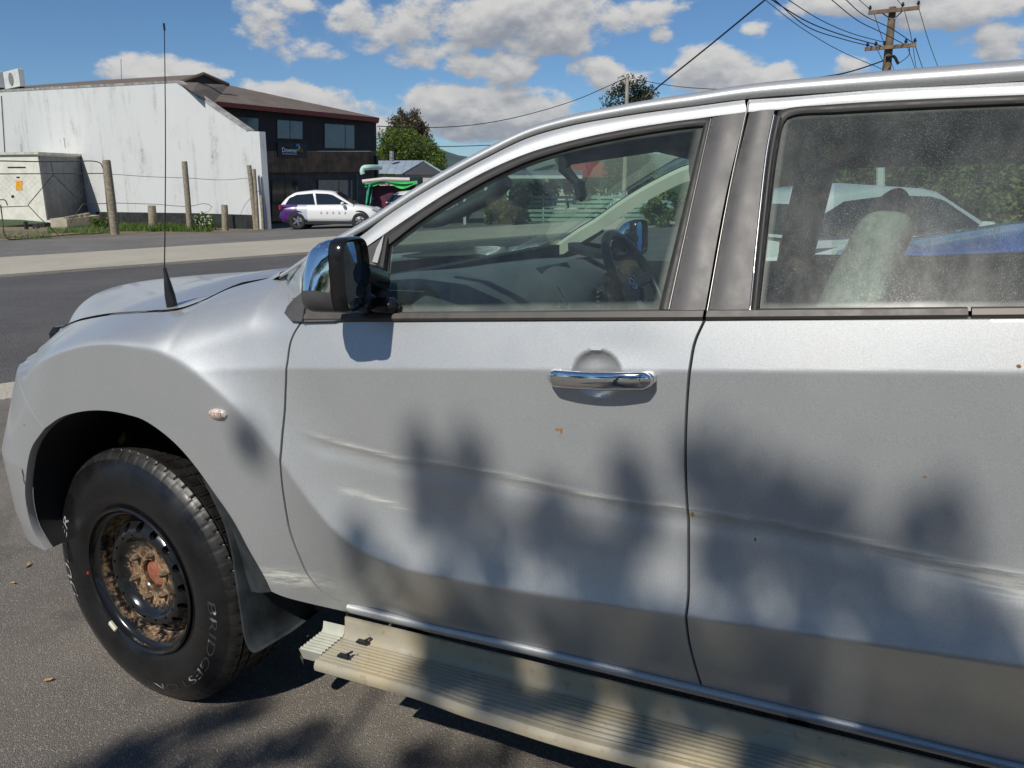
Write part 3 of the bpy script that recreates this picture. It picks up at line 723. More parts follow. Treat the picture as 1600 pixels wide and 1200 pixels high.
# rear end of the door frame and C pillar, outside the picture
pc = MB(); a = PW(1755, 140); b_ = PW(1760, 482)
pc.prism([a, a + [.09, 0, -.01], b_ + [.20, 0, .0], b_ + [.0, 0, 0]], -e2 * .02); pc.build('corner_pillar', pillar_m, rd, smooth=0)
cab = MB(); xb = .98
cab.prism([(PW(1760, 140)[0] + .09, .27, 1.575), (xb, .28, 1.56), (xb + .06, .04, 1.24), (xb + .05, .03, .45), (xe - .11, .07, .45), (xe + .02, .0, .95), (PW(1760, 482)[0] + .2, .035, 1.25)], (0, .03, 0))
cq = cab.build('cab_corner', paint, truck, smooth=0); mirrored(cq)
cb = MB()
Y0, Y1 = .30, W2 - .30
def quadwall(mb, x, y0, y1, z0, z1, hy0, hy1, hz0, hz1, th=.03):
    mb.box((x, (y0 + y1) / 2, (z0 + hz0) / 2), (th, y1 - y0, hz0 - z0)); mb.box((x, (y0 + y1) / 2, (hz1 + z1) / 2), (th, y1 - y0, z1 - hz1))
    mb.box((x, (y0 + hy0) / 2, (hz0 + hz1) / 2), (th, hy0 - y0, hz1 - hz0)); mb.box((x, (hy1 + y1) / 2, (hz0 + hz1) / 2), (th, y1 - hy1, hz1 - hz0))
quadwall(cb, .97, .10, W2 - .10, .45, 1.58, .35, W2 - .35, 1.20, 1.50)
cb.build('cab_back', paint, truck, smooth=0)
mb = MB(); mb.box((.975, W2 / 2, 1.35), (.006, W2 - .70, .30)); mb.build('back_window', glass_far, truck, smooth=0)
# dark structure behind the skins: door inner panels, sills, floor, wheel wells
mb = MB()
for yy in (.055, W2 - .055):
    for x0, x1, z0, z1 in ((-1.20, -.33, .50, 1.16), (-.33, .93, .50, 1.19)): mb.box(((x0 + x1) / 2, yy + (.075 if yy < 1 else -.075), (z0 + z1) / 2), (x1 - x0, .02, z1 - z0))
    mb.box((-1.30, yy + (.12 if yy < 1 else -.12), .80), (.10, .20, .62))
mb.box((-.1, W2 / 2, .50), (2.2, 1.66, .05)); mb.box((-.1, W2 / 2, .40), (2.2, 1.2, .16)); mb.box((-1.25, W2 / 2, .85), (.05, 1.5, .75))
mb.box((-1.7, W2 / 2, .62), (1.2, .85, .5)); mb.build('underbody', dark, truck, smooth=0)
# wheel-arch liner
ac = np.array([-1.845, 0.0]); mb = MB(); ar = crv([np.array([q[0], float(yside(q[0], q[1])), q[1]]) for q in list(bi[::-12]) + list(SX(arch_px)[1:])], 60)
rows = [ar + [0, .024, 0]]
for dy, k in ((.05, .99), (.15, 1.0), (.36, 1.0)):
    q = ar.copy(); q[:, 1] = ar[:, 1] + dy; rows.append(q)
q = ar.copy(); q[:, 1] = .40; q[:, 0] = -1.85 + (q[:, 0] + 1.85) * .1; q[:, 2] = .5 + (q[:, 2] - .5) * .1; rows.append(q)
liner = pmat('arch_liner', (.010, .010, .010), 0.8); mb.grid(np.array(rows)); al = mb.build('arch_liner', liner, truck, smooth=40); mirrored(al)
mb = MB(); c_ = T(196, 686, .30); mb.add([T(182, 688, .28), T(194, 670, .30), T(206, 684, .28), T(205, 694, .29), T(187, 696, .28), T(196, 686, .24)], [(0, 1, 5), (1, 2, 5), (2, 3, 5), (3, 4, 5), (4, 0, 5)])
mb.build('arch_bracket', pmat('tan_bracket', (.48, .33, .10), .6), truck, smooth=0)

# ------------------------------------------------------------------ sill, running board, mud flap
sill3 = np.array([S(x, y) for x, y in sill_px]); sill3 = crv(np.vstack([[S(543, 943)], sill3[1:], [(.8, .075, .452)]]), 120)
prof = [(.006, .000), (-.003, -.003), (-.007, -.009), (-.007, -.017), (-.002, -.024), (.010, -.028), (.06, -.029)]
mb = MB(); rows = []
for p in sill3: rows.append([p + [0, a, b] for a, b in prof])
mb.grid(np.array(rows)); si = mb.build('sill_panel', paint, truck, smooth=60); mirrored(si)
mb = MB(); p = S(545, 948); mb.tube([p + [0, -.004, .004], p + [.002, -.010, -.010], p + [0, -.006, -.026]], .0026, 6); mb.build('sill_plug', rubber, si)
board_m = bpy.data.materials.new('faded_board'); board_m.use_nodes = True; t = NT(board_m.node_tree); b = board_m.node_tree.nodes['Principled BSDF']
co = t.node('ShaderNodeTexCoord').outputs['Object']; n_ = t.noise(co, 5.0, 5, .65); n2_ = t.noise(t.node('ShaderNodeMapping', {'Vector': co, 'Scale': (3, 40, 40)}).outputs[0], 2.0, 4, .7)
c = t.mix(t.ramp(n_, .3, .7), (.44, .36, .215), (.345, .325, .26)); c = t.mix(t.ramp(n2_, .5, .75, 0, .5), c, (.50, .455, .34)); c = t.mix(t.ramp(t.noise(co, 45, 4, .7), .55, .75, 0, .55), c, (.16, .13, .08))
t.l.new(c, b.inputs['Base Color']); b.inputs['Roughness'].default_value = .48
# running board: upright flange, ribbed tread, rounded outer lip with a knock in it
def board_sec(x, first=False):
    k = sstep(x, -.90, -.72) * .012 + .005 * math.sin(x * 9) * sstep(x, -.9, -.5)      # knocked down along the outer edge
    pts = [(.056, .437), (.050, .437), (.047, .412), (.042, .394), (.034, .387)]
    y = .034; nr = 8; wdt_ = .092 / nr
    for i in range(nr):
        z = .387 - k * (i / nr) ** 2
        pts += [(y - wdt_ * .15, z), (y - wdt_ * .3, z + .0035), (y - wdt_ * .7, z + .0035), (y - wdt_ * .85, z)]; y -= wdt_
    z = .387 - k
    pts += [(y - .003, z + .003), (y - .010, z + .002), (y - .016, z - .004), (y - .019, z - .012), (y - .017, z - .022), (y - .010, z - .028), (y + .02, z - .030)]
    return [(x, a, b_) for a, b_ in pts]
xs_ = np.r_[np.linspace(-1.150, -.4, 70), np.linspace(-.38, 1.0, 50)]
mb = MB(); mb.grid(np.array([board_sec(x) for x in xs_])); rb = mb.build('running_board', board_m, truck, smooth=35)
mb = MB(); s0 = [q for q in board_sec(-1.215) if -.050 < q[1] < .048]; s1 = [(x + .065, y_, z_ + .003) for x, y_, z_ in s0]; s0 = [(x, y_, z_ + .002) for x, y_, z_ in s0]
mb.grid(np.array([[(x, y_, z_ - .02) for x, y_, z_ in s0], s0, s1])); mb.build('board_end_cap', pmat('pale_plastic', (.50, .50, .42), .5, var=.15), rb, smooth=35)
for px, py in ((566, 1004), (537, 1026)):
    q = TZ(px, py, .396); mb = MB(); mb.box(q + [0, 0, .002], (.030, .016, .006), bev=.002); mb.tube([q + [0.004, 0.003, .004], q + [0.018, .012, .011]], .0025, 6); mb.build('clip', gloss_black, rb)
for x in (-1.0, -.1, .8):
    mb = MB(); mb.bar((x, .05, .37), (x, .5, .42), .04, .03); mb.build('board_bracket', dark, truck, smooth=0)
mirrored(rb)
# mud flap behind the front wheel
fp = [(318, 748), (336, 785), (352, 820), (363, 860), (370, 905), (378, 960), (386, 1005), (392, 1018), (398, 1020)]
inn = [(345, 765), (368, 800), (392, 845), (408, 885), (424, 925), (445, 945), (470, 965), (480, 1000), (470, 1012)]
A = crv([T(x, y, .015) for x, y in fp], 40); B = A.copy(); B[:, 1] += .24; B[:, 0] += .02
Bm = (A + B) / 2; Bm[:, 0] += .012
Ao = A.copy(); Ao[:, 0] += .05 * (1 - np.linspace(0, 1, 40)) ; Ao[:, 1] += .004
mb = MB(); mb.grid(np.array([A + [-.012, .006, 0], A, A * .9 + Bm * .1 + [.004, 0, 0], Bm, B])); flap_m = pmat('mud_flap_rubber', (.035, .042, .046), 0.55, var=.35, vscale=14, bump=.3, bscale=120)
mf = mb.build('mud_flap', flap_m, truck, smooth=50); mirrored(mf)
# guard strip that carries the flap along the arch edge
e_px = [(318, 748), (334, 769), (366, 816), (389, 859), (413, 901), (424, 924)]
E0 = crv([S(x, y) + [0, -.003, 0] for x, y in e_px], 40); E1 = crv([T(x, y, .02) for x, y in [(316, 750), (326, 772), (346, 815), (362, 860), (376, 905), (384, 930)]], 40)
mb = MB(); mb.grid(np.array([E0 + [0, .012, 0], E0, E0 * .6 + E1 * .4 + [0, .002, 0], E1 + [0, .02, 0]])); gq = mb.build('flap_guard', flap_m, truck, smooth=60); mirrored(gq)

# ------------------------------------------------------------------ wheels
tyre_m = pmat('tyre_rubber', (.010, .010, .011), 0.30, var=.3, vscale=10)
tread_m = pmat('tyre_tread', (.017, .016, .015), 0.45, var=.4, vscale=20)
rim_m = bpy.data.materials.new('black_steel'); rim_m.use_nodes = True; t = NT(rim_m.node_tree); b = rim_m.node_tree.nodes['Principled BSDF']
co = t.node('ShaderNodeTexCoord').outputs['Object']; rad = t.vm('LENGTH', t.vm('MULTIPLY', co, (1, 0, 1))); nn = t.noise(co, 60, 5, .7); n3 = t.noise(co, 16, 3, .6)
hubm = t.m('MULTIPLY', t.m('SUBTRACT', 1.0, t.ramp(t.m('ADD', rad, t.m('MULTIPLY', t.m('SUBTRACT', nn, .5), .10)), .078, .100)), t.ramp(n3, .36, .56, .15, 1))
lipm = t.m('MULTIPLY', t.m('MULTIPLY', t.ramp(rad, .166, .176), t.m('SUBTRACT', 1.0, t.ramp(rad, .190, .200))), t.ramp(t.noise(co, 22, 4, .7), .43, .60))
rustc = t.mix(t.ramp(t.noise(co, 90, 4, .7), .35, .65), (.20, .085, .035), (.42, .31, .18))
k = t.m('MAXIMUM', hubm, t.m('MULTIPLY', lipm, .9)); t.l.new(t.mix(k, (.013, .013, .014), rustc), b.inputs['Base Color'])
t.l.new(t.ramp(k, 0, .6, .17, .85), b.inputs['Roughness']); b.inputs['Coat Weight'].default_value = .2
dust_m = pmat('hub_dust', (.44, .33, .19), .9, var=.35, vscale=70); capr = pmat('rust_red', (.33, .115, .065), .75, var=.3, vscale=60); nut_m = pmat('rusty_nut', (.30, .22, .15), .6, .5, var=.5, vscale=80)
LM = []
for nm, lo_, hi_ in (('tyre_letter', .30, .44), ('tyre_letter_worn_shaded', .54, .68)):  # second set is worn and also darkened for the shadow it sits in
  letter_m = bpy.data.materials.new(nm); LM.append(letter_m)
  letter_m.use_nodes = True; t = NT(letter_m.node_tree); b = letter_m.node_tree.nodes['Principled BSDF']; co = t.node('ShaderNodeTexCoord').outputs['Object']
  t.l.new(t.mix(t.m('MULTIPLY', t.ramp(t.noise(co, 15.0, 2, .5), lo_, hi_), t.ramp(t.noise(co, 130, 3, .7), .25, .6)), (.035, .035, .037), (.50, .51, .50)), b.inputs['Base Color']); b.inputs['Roughness'].default_value = .5
TR, TWD = .3875, .245
# profile of half the tyre: (radius, along axle from the outer face inwards)
def tyre_mesh():
    n = 576; side = [(.212, .030), (.218, .020), (.228, .017), (.236, .012), (.250, .006), (.275, .001), (.300, .0), (.320, .003), (.338, .009), (.352, .016), (.362, .022)]
    gro = [.050, .088, .157, .195]
    tr = [(.372, .028), (.380, .036), (TR - .003, .044)]
    cols = list(side) + tr
    for gx in gro: cols += [(TR, gx - .004), (TR - .009, gx - .0035), (TR - .009, gx + .0035), (TR, gx + .004)]
    cols += [(r, TWD - h) for r, h in tr[::-1]] + [(r, TWD - h) for r, h in side[::-1]]
    P = np.zeros((n, len(cols), 3))
    for i in range(n):
        a = 2 * math.pi * i / n
        for j, (r, h) in enumerate(cols):
            rr = r
            if r > .36:
                ph = (i + (h - .12) * (90 if h < .12 else -90)) % 9
                if ph < 1.0 and not (r < TR - .005): rr = r - .0045
                if r in (.362, .372, .380) and (i % 9 in (4, 5)): rr -= .0015
            P[i, j] = (math.cos(a) * rr, h, math.sin(a) * rr)
    mb = MB(); nc = len(cols); Fs = []; mi = []
    for i in range(n):
        for j in range(nc - 1):
            a_ = (i + 1) % n; Fs.append((i * nc + j, i * nc + j + 1, a_ * nc + j + 1, a_ * nc + j)); mi.append(1 if cols[j][0] > .361 else 0)
    mb.v = [tuple(p) for p in P.reshape(-1, 3)]; mb.f = Fs; mb.mi = mi
    return mb
def rim_mesh():
    mb = MB(); n = 96
    # drop centre and lip
    mb.lathe([(.222, .018), (.224, .010), (.219, .006), (.213, .010), (.211, .022), (.206, .030), (.197, .034), (.192, .045), (.188, .075), (.182, .080), (.176, .072)], (0, 0, 0), (0, 1, 0), (1, 0, 0), n)
    # disc with vent holes
    def dz(r): return float(np.interp(r, [.055, .075, .100, .112, .124, .136, .150, .165, .178], [.062, .060, .058, .052, .038, .034, .040, .056, .074]))
    H = 16; r0, r1 = .128, .178; rc = .1535; rh = .0125
    for k in range(H):
        a0 = 2 * math.pi * k / H; da = math.pi / H; sq = []; ci = []; m = 20
        for q in range(m):
            an = 2 * math.pi * q / m; cx, cy = math.cos(an), math.sin(an); s_ = 1 / max(abs(cx), abs(cy))
            rr = rc + cx * s_ * (r1 - r0) / 2; rr = (r0 + r1) / 2 + cx * s_ * (r1 - r0) / 2; th = a0 + cy * s_ * da
            sq.append((rr * math.cos(th), dz(rr), rr * math.sin(th)))
            rr = rc + rh * cx; th = a0 + rh * cy / rc * 1.0; ci.append((rr * math.cos(th), dz(rr), rr * math.sin(th)))
        ci2 = [(x, y + .012, z) for x, y, z in ci]; mid = [tuple(np.array(a_) * .45 + np.array(b_) * .55) for a_, b_ in zip(sq, ci)]
        mid = [(x, dz(math.hypot(x, z)), z) for x, y, z in mid]
        mb.grid(np.array([sq, mid, ci, ci2]), cv=True)
    mb.lathe([(.128, dz(.128)), (.124, .038), (.118, .044), (.112, .052), (.106, .0555), (.100, .058), (.085, .0595), (.072, .061), (.060, .062), (.0465, .062), (.043, .066), (.043, .090)], (0, 0, 0), (0, 1, 0), (1, 0, 0), n)
    return mb
def text_on_ring(txt, r, a_mid, span, h, y, upright=True):
    cu = bpy.data.curves.new('lettering', 'FONT'); cu.body = txt; cu.size = 1.0; cu.extrude = 0.0; cu.space_character = 1.05
    cu.align_x = 'CENTER'; cu.offset = 0.0; cu.shear = 0.15
    to = bpy.data.objects.new('lettering_tmp', cu); COL.objects.link(to); dg = bpy.context.evaluated_depsgraph_get(); dg.update()
    me = bpy.data.meshes.new_from_object(to.evaluated_get(dg)); bpy.data.objects.remove(to)
    V = np.array([v.co[:] for v in me.vertices]); Fs = [tuple(p.vertices) for p in me.polygons]; bpy.data.meshes.remove(me)
    w_ = V[:, 0].max() - V[:, 0].min(); xm = (V[:, 0].max() + V[:, 0].min()) / 2
    ang = a_mid - (V[:, 0] - xm) / w_ * span; rr = r + V[:, 1] / .72 * h
    return [(math.cos(a) * q, y, math.sin(a) * q) for a, q in zip(ang, rr)], Fs
def make_wheel(name):
    wt_ = bpy.data.objects.new(name, None); COL.objects.link(wt_); wt_.parent = truck; wt_.empty_display_size = .1
    ty = tyre_mesh().build('tyre', [tyre_m, tread_m], wt_, smooth=35, recalc=False)
    ri = rim_mesh().build('rim', rim_m, wt_, smooth=40)
    mb = MB(); mb.lathe([(.0, .0735), (.030, .0735), (.0385, .076), (.042, .082), (.043, .10)], (0, 0, 0), (0, 1, 0), (1, 0, 0), 32); mb.build('hub_cap', capr, wt_, smooth=40)
    for k in range(6):
        a = 2 * math.pi * k / 6 + .3; c = np.array([math.cos(a) * .0695, 0, math.sin(a) * .0695])
        mb = MB(); mb.lathe([(.0, .040), (.006, .0405), (.0095, .046), (.0105, .052), (.0105, .060), (.0145, .063)], c, (0, 1, 0), (1, 0, 0), 6); mb.tube([c + [0, .036, 0], c + [0, .044, 0]], .005, 8); mb.build('wheel_nut', nut_m, wt_, smooth=30)
    mb = MB(); mb.lathe([(.0, .11), (.17, .11), (.17, .14)], (0, 0, 0), (0, 1, 0), (1, 0, 0), 40); mb.build('brake_drum', pmat('brake_rust', (.17, .085, .045), .85, var=.4, vscale=40), wt_)
    for txt, am, sp in (('DUELER', R(192), R(72)), ('BRIDGESTONE', R(-12), R(96))):
        pass
    return wt_, ty
wheel, tyre_ob = make_wheel('wheel')
HUB = np.array([-1.884, .040, TR - .002])
wheel.location = HUB; wheel.rotation_euler = (0, 0, R(-4.0))
# white lettering on the front tyre: read from outside, so angles run clockwise seen from -y
def ring_xform(V): return [(x, y, z) for x, y, z in V]
for txt, am, sp, r_ in (('DUELER', R(176), R(50), .300), ('BRIDGESTONE', R(-46), R(100), .309)):
    V, Fs = text_on_ring(txt, r_, am, sp, .030 if txt == 'DUELER' else .024, 0.0)
    # seat each letter on the sidewall
    V = [(x, float(np.interp(math.hypot(x, z), [.25, .275, .30, .32, .338, .352], [.006, .001, .0, .003, .009, .016])) - .0012, z) for x, y, z in V]
    mb = MB(); mb.add(V, Fs); mb.build('tyre_lettering', LM[0 if txt == 'DUELER' else 1], tyre_ob, smooth=0, recalc=False)
mb = MB(); c = np.array([math.cos(R(232)) * .2175, .004, math.sin(R(232)) * .2175]); mb.box(c, (.034, .012, .014), Euler((0, R(52 - 14), 0)).to_matrix(), bev=.003); mb.build('balance_weight', pmat('pale_weight', (.62, .6, .45), .5), wheel)
mb = MB(); c = np.array([math.cos(R(186)) * .232, .010, math.sin(R(186)) * .232]); mb.lathe([(0, 0), (.004, 0), (.0045, .004)], c, (0, 1, 0), (1, 0, 0), 12); mb.build('paint_dot', pmat('red_dot', (.6, .02, .05), .5), tyre_ob)
def wheel_copy(loc, flip):
    c = wheel.copy(); COL.objects.link(c); c.parent = truck; c.location = loc; c.rotation_euler = (0, 0, 0); c.scale = (1, -1 if flip else 1, 1)
    for ch in wheel.children:
        d = ch.copy(); COL.objects.link(d); d.parent = c
wheel_copy((HUB[0], W2 - .04, HUB[2]), True); wheel_copy((HUB[0] + 3.22, .04, HUB[2]), False); wheel_copy((HUB[0] + 3.22, W2 - .04, HUB[2]), True)

# ------------------------------------------------------------------ tray behind the cab (outside the picture)
mb = MB(); mb.box((1.78, .05, .86), (1.50, .06, .62), bev=.03); mb.build('tray_side', paint, truck); mb = MB(); mb.box((1.78, W2 - .05, .86), (1.50, .06, .62), bev=.03); mb.build('tray_side', paint, truck)
mb = MB(); mb.box((2.55, W2 / 2, .86), (.06, 1.74, .62), bev=.02); mb.build('tailgate', paint, truck); mb = MB(); mb.box((1.80, W2 / 2, .66), (1.5, 1.7, .06)); mb.build('tray_floor', dark, truck)

# ------------------------------------------------------------------ handle, mirror, aerial, repeater
def handle(px0, py0, px1, py1, parent):
    A = S(px0, py0, True); B = S(px1, py1, True); n = 36; rows = []
    for i, u in enumerate(np.linspace(0, 1, n)):
        c = A * (1 - u) + B * u; endf = min(1, (min(u, 1 - u) / .07 + .0)) ** .5 if min(u, 1 - u) < .07 else 1.0
        out = .012 + .026 * math.sin(math.pi * (.12 + .76 * u)) ** .8; hz_ = .0165 * max(endf, .25); th = .010 * max(endf, .35)
        yc = float(yside(c[0], c[2], False)) - out + .004; r = []
        for k in range(18):
            a = 2 * math.pi * k / 18; cx, sx = math.cos(a), math.sin(a)
            r.append((c[0], yc - th * np.sign(cx) * abs(cx) ** .75, c[2] + hz_ * np.sign(sx) * abs(sx) ** .7 - .003 * (cx < 0)))
        rows.append(r)
    mb = MB(); mb.grid(np.array(rows), cv=True); k = len(mb.v); mb.f.append(tuple(range(17, -1, -1))); mb.f.append(tuple(range(k - 18, k))); mb.mi += [0, 0]
    o = mb.build('door_handle', chrome, parent, smooth=60)
    for u in (.06, .94):
        mb = MB(); c = A * (1 - u) + B * u; y0 = float(yside(c[0], c[2], False)); mb.box((c[0], y0 - .008, c[2]), (.026, .03, .024), bev=.006); mb.build('handle_foot', chrome, o)
    return o
handle(862, 586, 1025, 590, fd)
# repeater lamp on the wing
c = S(341, 647); mb = MB(); rows = []
for rr, hh in ((1.0, 0.001), (1.0, -.002), (.92, -.005), (.6, -.0085), (.15, -.0095)):
    r = []
    for k in range(28):
        a = 2 * math.pi * k / 28; x = c[0] + math.cos(a) * .027 * rr; z = c[2] + math.sin(a) * .0135 * rr; r.append((x, float(yside(x, z)) + hh, z))
    rows.append(r)
mb.grid(np.array(rows), cv=True); mb.f.append(tuple(range(4 * 28, 5 * 28))); mb.mi.append(0)
lens = pmat('clear_lens', (.62, .52, .46), .18, coat=.8, var=.4, vscale=150); rp = mb.build('side_repeater', lens, fe, smooth=60)
mb = MB(); q = c + [0, -.006, 0]
for k in range(7): mb.box((c[0] + (k - 3) * .005, float(yside(c[0], c[2])) - .0088, c[2]), (.0015, .002, .012))
mb.build('lens_rib', pmat('lens_rib', (.55, .35, .28), .3), rp, smooth=0)
# rust chips and black scuff
rust_m = pmat('rust_chip', (.34, .16, .03), .8, var=.5, vscale=300)
for px, py, w_, h_, par in ((872, 671, .011, .0028, fd), (877, 674, .0025, .007, fd), (1082, 804, .004, .007, rd), (875, 682, .001, .002, fd), (1180, 843, .0022, .004, rd), (1592, 572, .004, .003, rd), (1445, 745, .004, .0012, rd)):
    c = S(px, py, True); mb = MB(); V = []
    for k in range(10):
        a = 2 * math.pi * k / 10; q = random.uniform(.6, 1.1); x = c[0] + math.cos(a) * w_ * q; z = c[2] + math.sin(a) * h_ * q; V.append((x, float(yside(x, z)) - .0007, z))
    mb.add(V, [tuple(range(10))]); mb.build('rust_chip', rust_m, par, smooth=0)
for px, py, w_, h_ in ((36, 740, .006, .022), (38, 752, .003, .012), (38, 664, .006, .002)):
    c = S(px, py); mb = MB(); V = []
    for k in range(12):
        a = 2 * math.pi * k / 12; q = random.uniform(.45, 1.1); x = c[0] + math.cos(a) * w_ * q; z = c[2] + math.sin(a) * h_ * q; V.append((x, float(yside(x, z)) - .0008, z))
    mb.add(V, [tuple(range(12))]); mb.build('scuff', pmat('scuff_black', (.05, .05, .05), .8), bmp, smooth=0)
# aerial: boot, bracket clamped to the wing edge, whip
ab = T(270, 484, .170); mb = MB()
ax_ = T(257, 418, .170) - ab; rr = [(.0, .014), (.06, .0145), (.35, .0135), (.62, .0095), (.80, .0062), (1.0, .0042)]
mb.tube([ab + ax_ * k for k, _ in rr], [r for _, r in rr], 16); ao = mb.build('aerial_boot', pmat('aerial_black', (.02, .02, .021), .35, var=.3, vscale=40), truck, smooth=60)
tip = T(256.5, 42, .170); p0 = ab + ax_
mb = MB(); wp = [p0 + (tip - p0) * u + np.array([.004 * math.sin(u * 3), 0, 0]) for u in np.linspace(0, 1, 24)]; mb.tube(wp, list(np.linspace(.0017, .0011, 24)), 6); mb.tube([tip - [0, 0, .008], tip + [0, 0, .008]], .0026, 6); mb.build('aerial_whip', MATS['aerial_black'], ao, smooth=60)
mb = MB(); b0 = T(255, 486, .15); b1 = T(292, 484, .165); b2 = T(300, 478, .172); mb.bar(b0 + [0, 0, .001], b1 + [0, 0, -.001], .045, .006, bev=.002); mb.bar(b1, b2 + [0, 0, -.002], .03, .005); mb.bar(T(266, 488, .145), T(290, 489, .150), .02, .012, bev=.003); mb.build('aerial_bracket', pmat('aerial_steel', (.03, .03, .028), .4, .3, var=.3, vscale=50), ao, smooth=30)
# door mirror
def mirror():
    inn = T(577, 432, -.012); outp = T(535, 432, -.125); wd = outp - inn; wd[2] = 0; Wm = float(np.linalg.norm(wd)); wd /= Wm; nr = np.array([-wd[1], wd[0], 0]) ; nr /= np.linalg.norm(nr)     # nr points rearwards/inwards
    if nr[0] < 0: nr = -nr
    Hm = T(545, 372, -.10)[2] - T(545, 491, -.10)[2]; z0 = T(545, 491, -.10)[2]; print('mirror', Wm, Hm, wd); c0 = inn.copy(); c0[2] = z0 + Hm / 2
    def ring(depth, sw, sh, shift_w, shift_z, n=44, p=4.2, tr=0.0):
        r = []
        for k in range(n):
            a = 2 * math.pi * k / n; ca, sa = math.cos(a), math.sin(a)
            u = np.sign(ca) * abs(ca) ** (2 / p) * Wm / 2 * sw + Wm / 2 + shift_w; v = np.sign(sa) * abs(sa) ** (2 / p) * Hm / 2 * sh + shift_z
            if ca > 0: u -= Wm * tr * max(0, v / Hm + .45) ** 1.2 * ca
            r.append(c0 + wd * u + UP * v - nr * depth)
        return r
    root = bpy.data.objects.new('door_mirror', None); COL.objects.link(root); root.parent = truck; root.empty_display_size = .05
    mb = MB(); mb.grid(np.array([ring(.012, .86, .86, 0, 0), ring(-.001, .90, .90, 0, 0), ring(-.004, .95, .95, 0, 0), ring(.002, 1.0, 1.0, 0, 0), ring(.014, 1.01, 1.01, 0, 0), ring(.026, 1.0, 1.0, 0, 0)]), cv=True); mb.build('mirror_frame', gloss_black, root, smooth=60)
    mb = MB(); g_ = ring(.010, .88, .88, 0, 0); mb.add(g_, [tuple(range(len(g_)))]); mb.build('mirror_glass', pmat('mirror_silver', (.75, .78, .78), .015, 1.0), root, smooth=0)
    shells = [ring(.028, .985, .985, 0, 0), ring(.046, 1.0, .965, .003, -.001, p=3.8, tr=.12), ring(.064, 1.0, .93, .006, -.004, p=3.2, tr=.26), ring(.082, .97, .86, .008, -.009, p=2.8, tr=.38), ring(.098, .86, .73, .006, -.015, p=2.5, tr=.44), ring(.110, .62, .52, .000, -.021, p=2.2, tr=.44), ring(.116, .25, .2, -.004, -.026, p=2.0, tr=.3)]
    A = np.array(shells); n = A.shape[1]; zs_ = c0[2] - Hm * .20
    top_, low = MB(), MB()
    for i in range(A.shape[0] - 1):
        for k in range(n):
            q = [A[i, k], A[i, (k + 1) % n], A[i + 1, (k + 1) % n], A[i + 1, k]]; zc = sum(p[2] for p in q) / 4
            (top_ if zc > zs_ else low).add(q, [(0, 1, 2, 3)])
    top_.build('chrome_cap', chrome, root, smooth=60, weld=True); low.build('mirror_shell', plastic, root, smooth=60, weld=True)
    mb = MB(); a = PW(575, 470, -.0); b_ = c0 + wd * .03 - UP * .03 - nr * .03
    mb.tube([a, (a + b_) / 2 + [0, 0, -.01], b_], [.034, .030, .028], 12); a = PW(585, 440, .0); b_ = c0 + wd * .015 + UP * .0 - nr * .02; mb.tube([a, b_], [.036, .03], 12)
    mb.box(PW(600, 478, -.015), (.07, .04, .035), bev=.012)
    mb.build('mirror_arm', gloss_black, root, smooth=50)
    return root
mr = mirror(); mirrored(mr)
# ------------------------------------------------------------------ cabin
# dashboard: section swept across the cab, with a raised centre binnacle
ysd = np.linspace(.16, W2 - .16, 40); rows = []
for y_ in ysd:
    c = math.exp(-((y_ - .95) / .24) ** 2); d_ = math.exp(-((y_ - 1.38) / .20) ** 2); e_ = abs(2 * (y_ - .16) / (W2 - .32) - 1)
    zt = 1.235 - ROLL * y_ + .02 * (y_ < .9) * (1 - sstep(y_, .3, .9)) - .03 * e_ ** 6
    rows.append([(-1.36 + .16 * e_ ** 2, y_, zt - .02), (-1.22 + .10 * e_ ** 2, y_, zt), (-1.08 + .02 * e_, y_, zt - .002 + .012 * c), (-.98 + .02 * c, y_, zt - .025 + .03 * c + .035 * d_), (-.93 + .04 * c + .03 * d_, y_, zt - .07 + .02 * c + .03 * d_),
                 (-.90 + .045 * c, y_, zt - .12 + .01 * c), (-.90 + .05 * c, y_, zt - .22), (-.93 + .05 * c, y_, zt - .34), (-1.02 + .06 * c, y_, zt - .48), (-1.15, y_, zt - .60)])
mb = MB(); mb.grid(np.array(rows)); dash = mb.build('dashboard', trim_mid, truck, smooth=50)
mb = MB(); mb.prism([(-.965, .84, 1.215), (-.965, 1.08, 1.208), (-.925, 1.08, 1.140), (-.925, .84, 1.147)], (.006, 0, .004)); mb.build('dash_screen', gloss_black, dash, smooth=0)
for k, y_ in enumerate((.70, .78, 1.12, 1.20, .24, 1.62)):
    mb = MB(); mb.box((-.900 + (.03 if .7 < y_ < 1.2 else 0), y_, 1.085), (.02, .065, .085), bev=.01); vo = mb.build('air_vent', gloss_black, dash)
    for q in range(5):
        mb = MB(); mb.box((-.889 + (.03 if .7 < y_ < 1.2 else 0), y_, 1.055 + q * .015), (.008, .055, .004)); mb.build('vent_slat', trim_mid, vo, smooth=0)
mb = MB(); mb.box((-.86, .95, 1.02), (.03, .24, .13), bev=.012); rad_ = mb.build('radio_panel', gloss_black, dash)
for k in range(4):
    mb = MB(); mb.lathe([(0, 0), (.010, 0), (.011, -.012)], (-.842, .87 + k * .052, 1.0), (1, 0, 0), (0, 1, 0), 16); mb.build('knob', pmat('knob_silver', (.5, .5, .5), .3, .8), rad_)
mb = MB(); mb.tube([(-.90, .845, 1.16), (-.85, .835, 1.08), (-.84, .83, .96)], .003, 6); mb.build('chrome_trim', chrome, dash)
mb = MB(); mb.lathe([(.10, 0), (.105, .02), (.06, .03)], (-.96, 1.36, 1.215), (0.2, 0, 1), (0, 1, 0), 24, math.pi * .0, math.pi * 2); mb.build('binnacle_hood', trim_dark, dash)
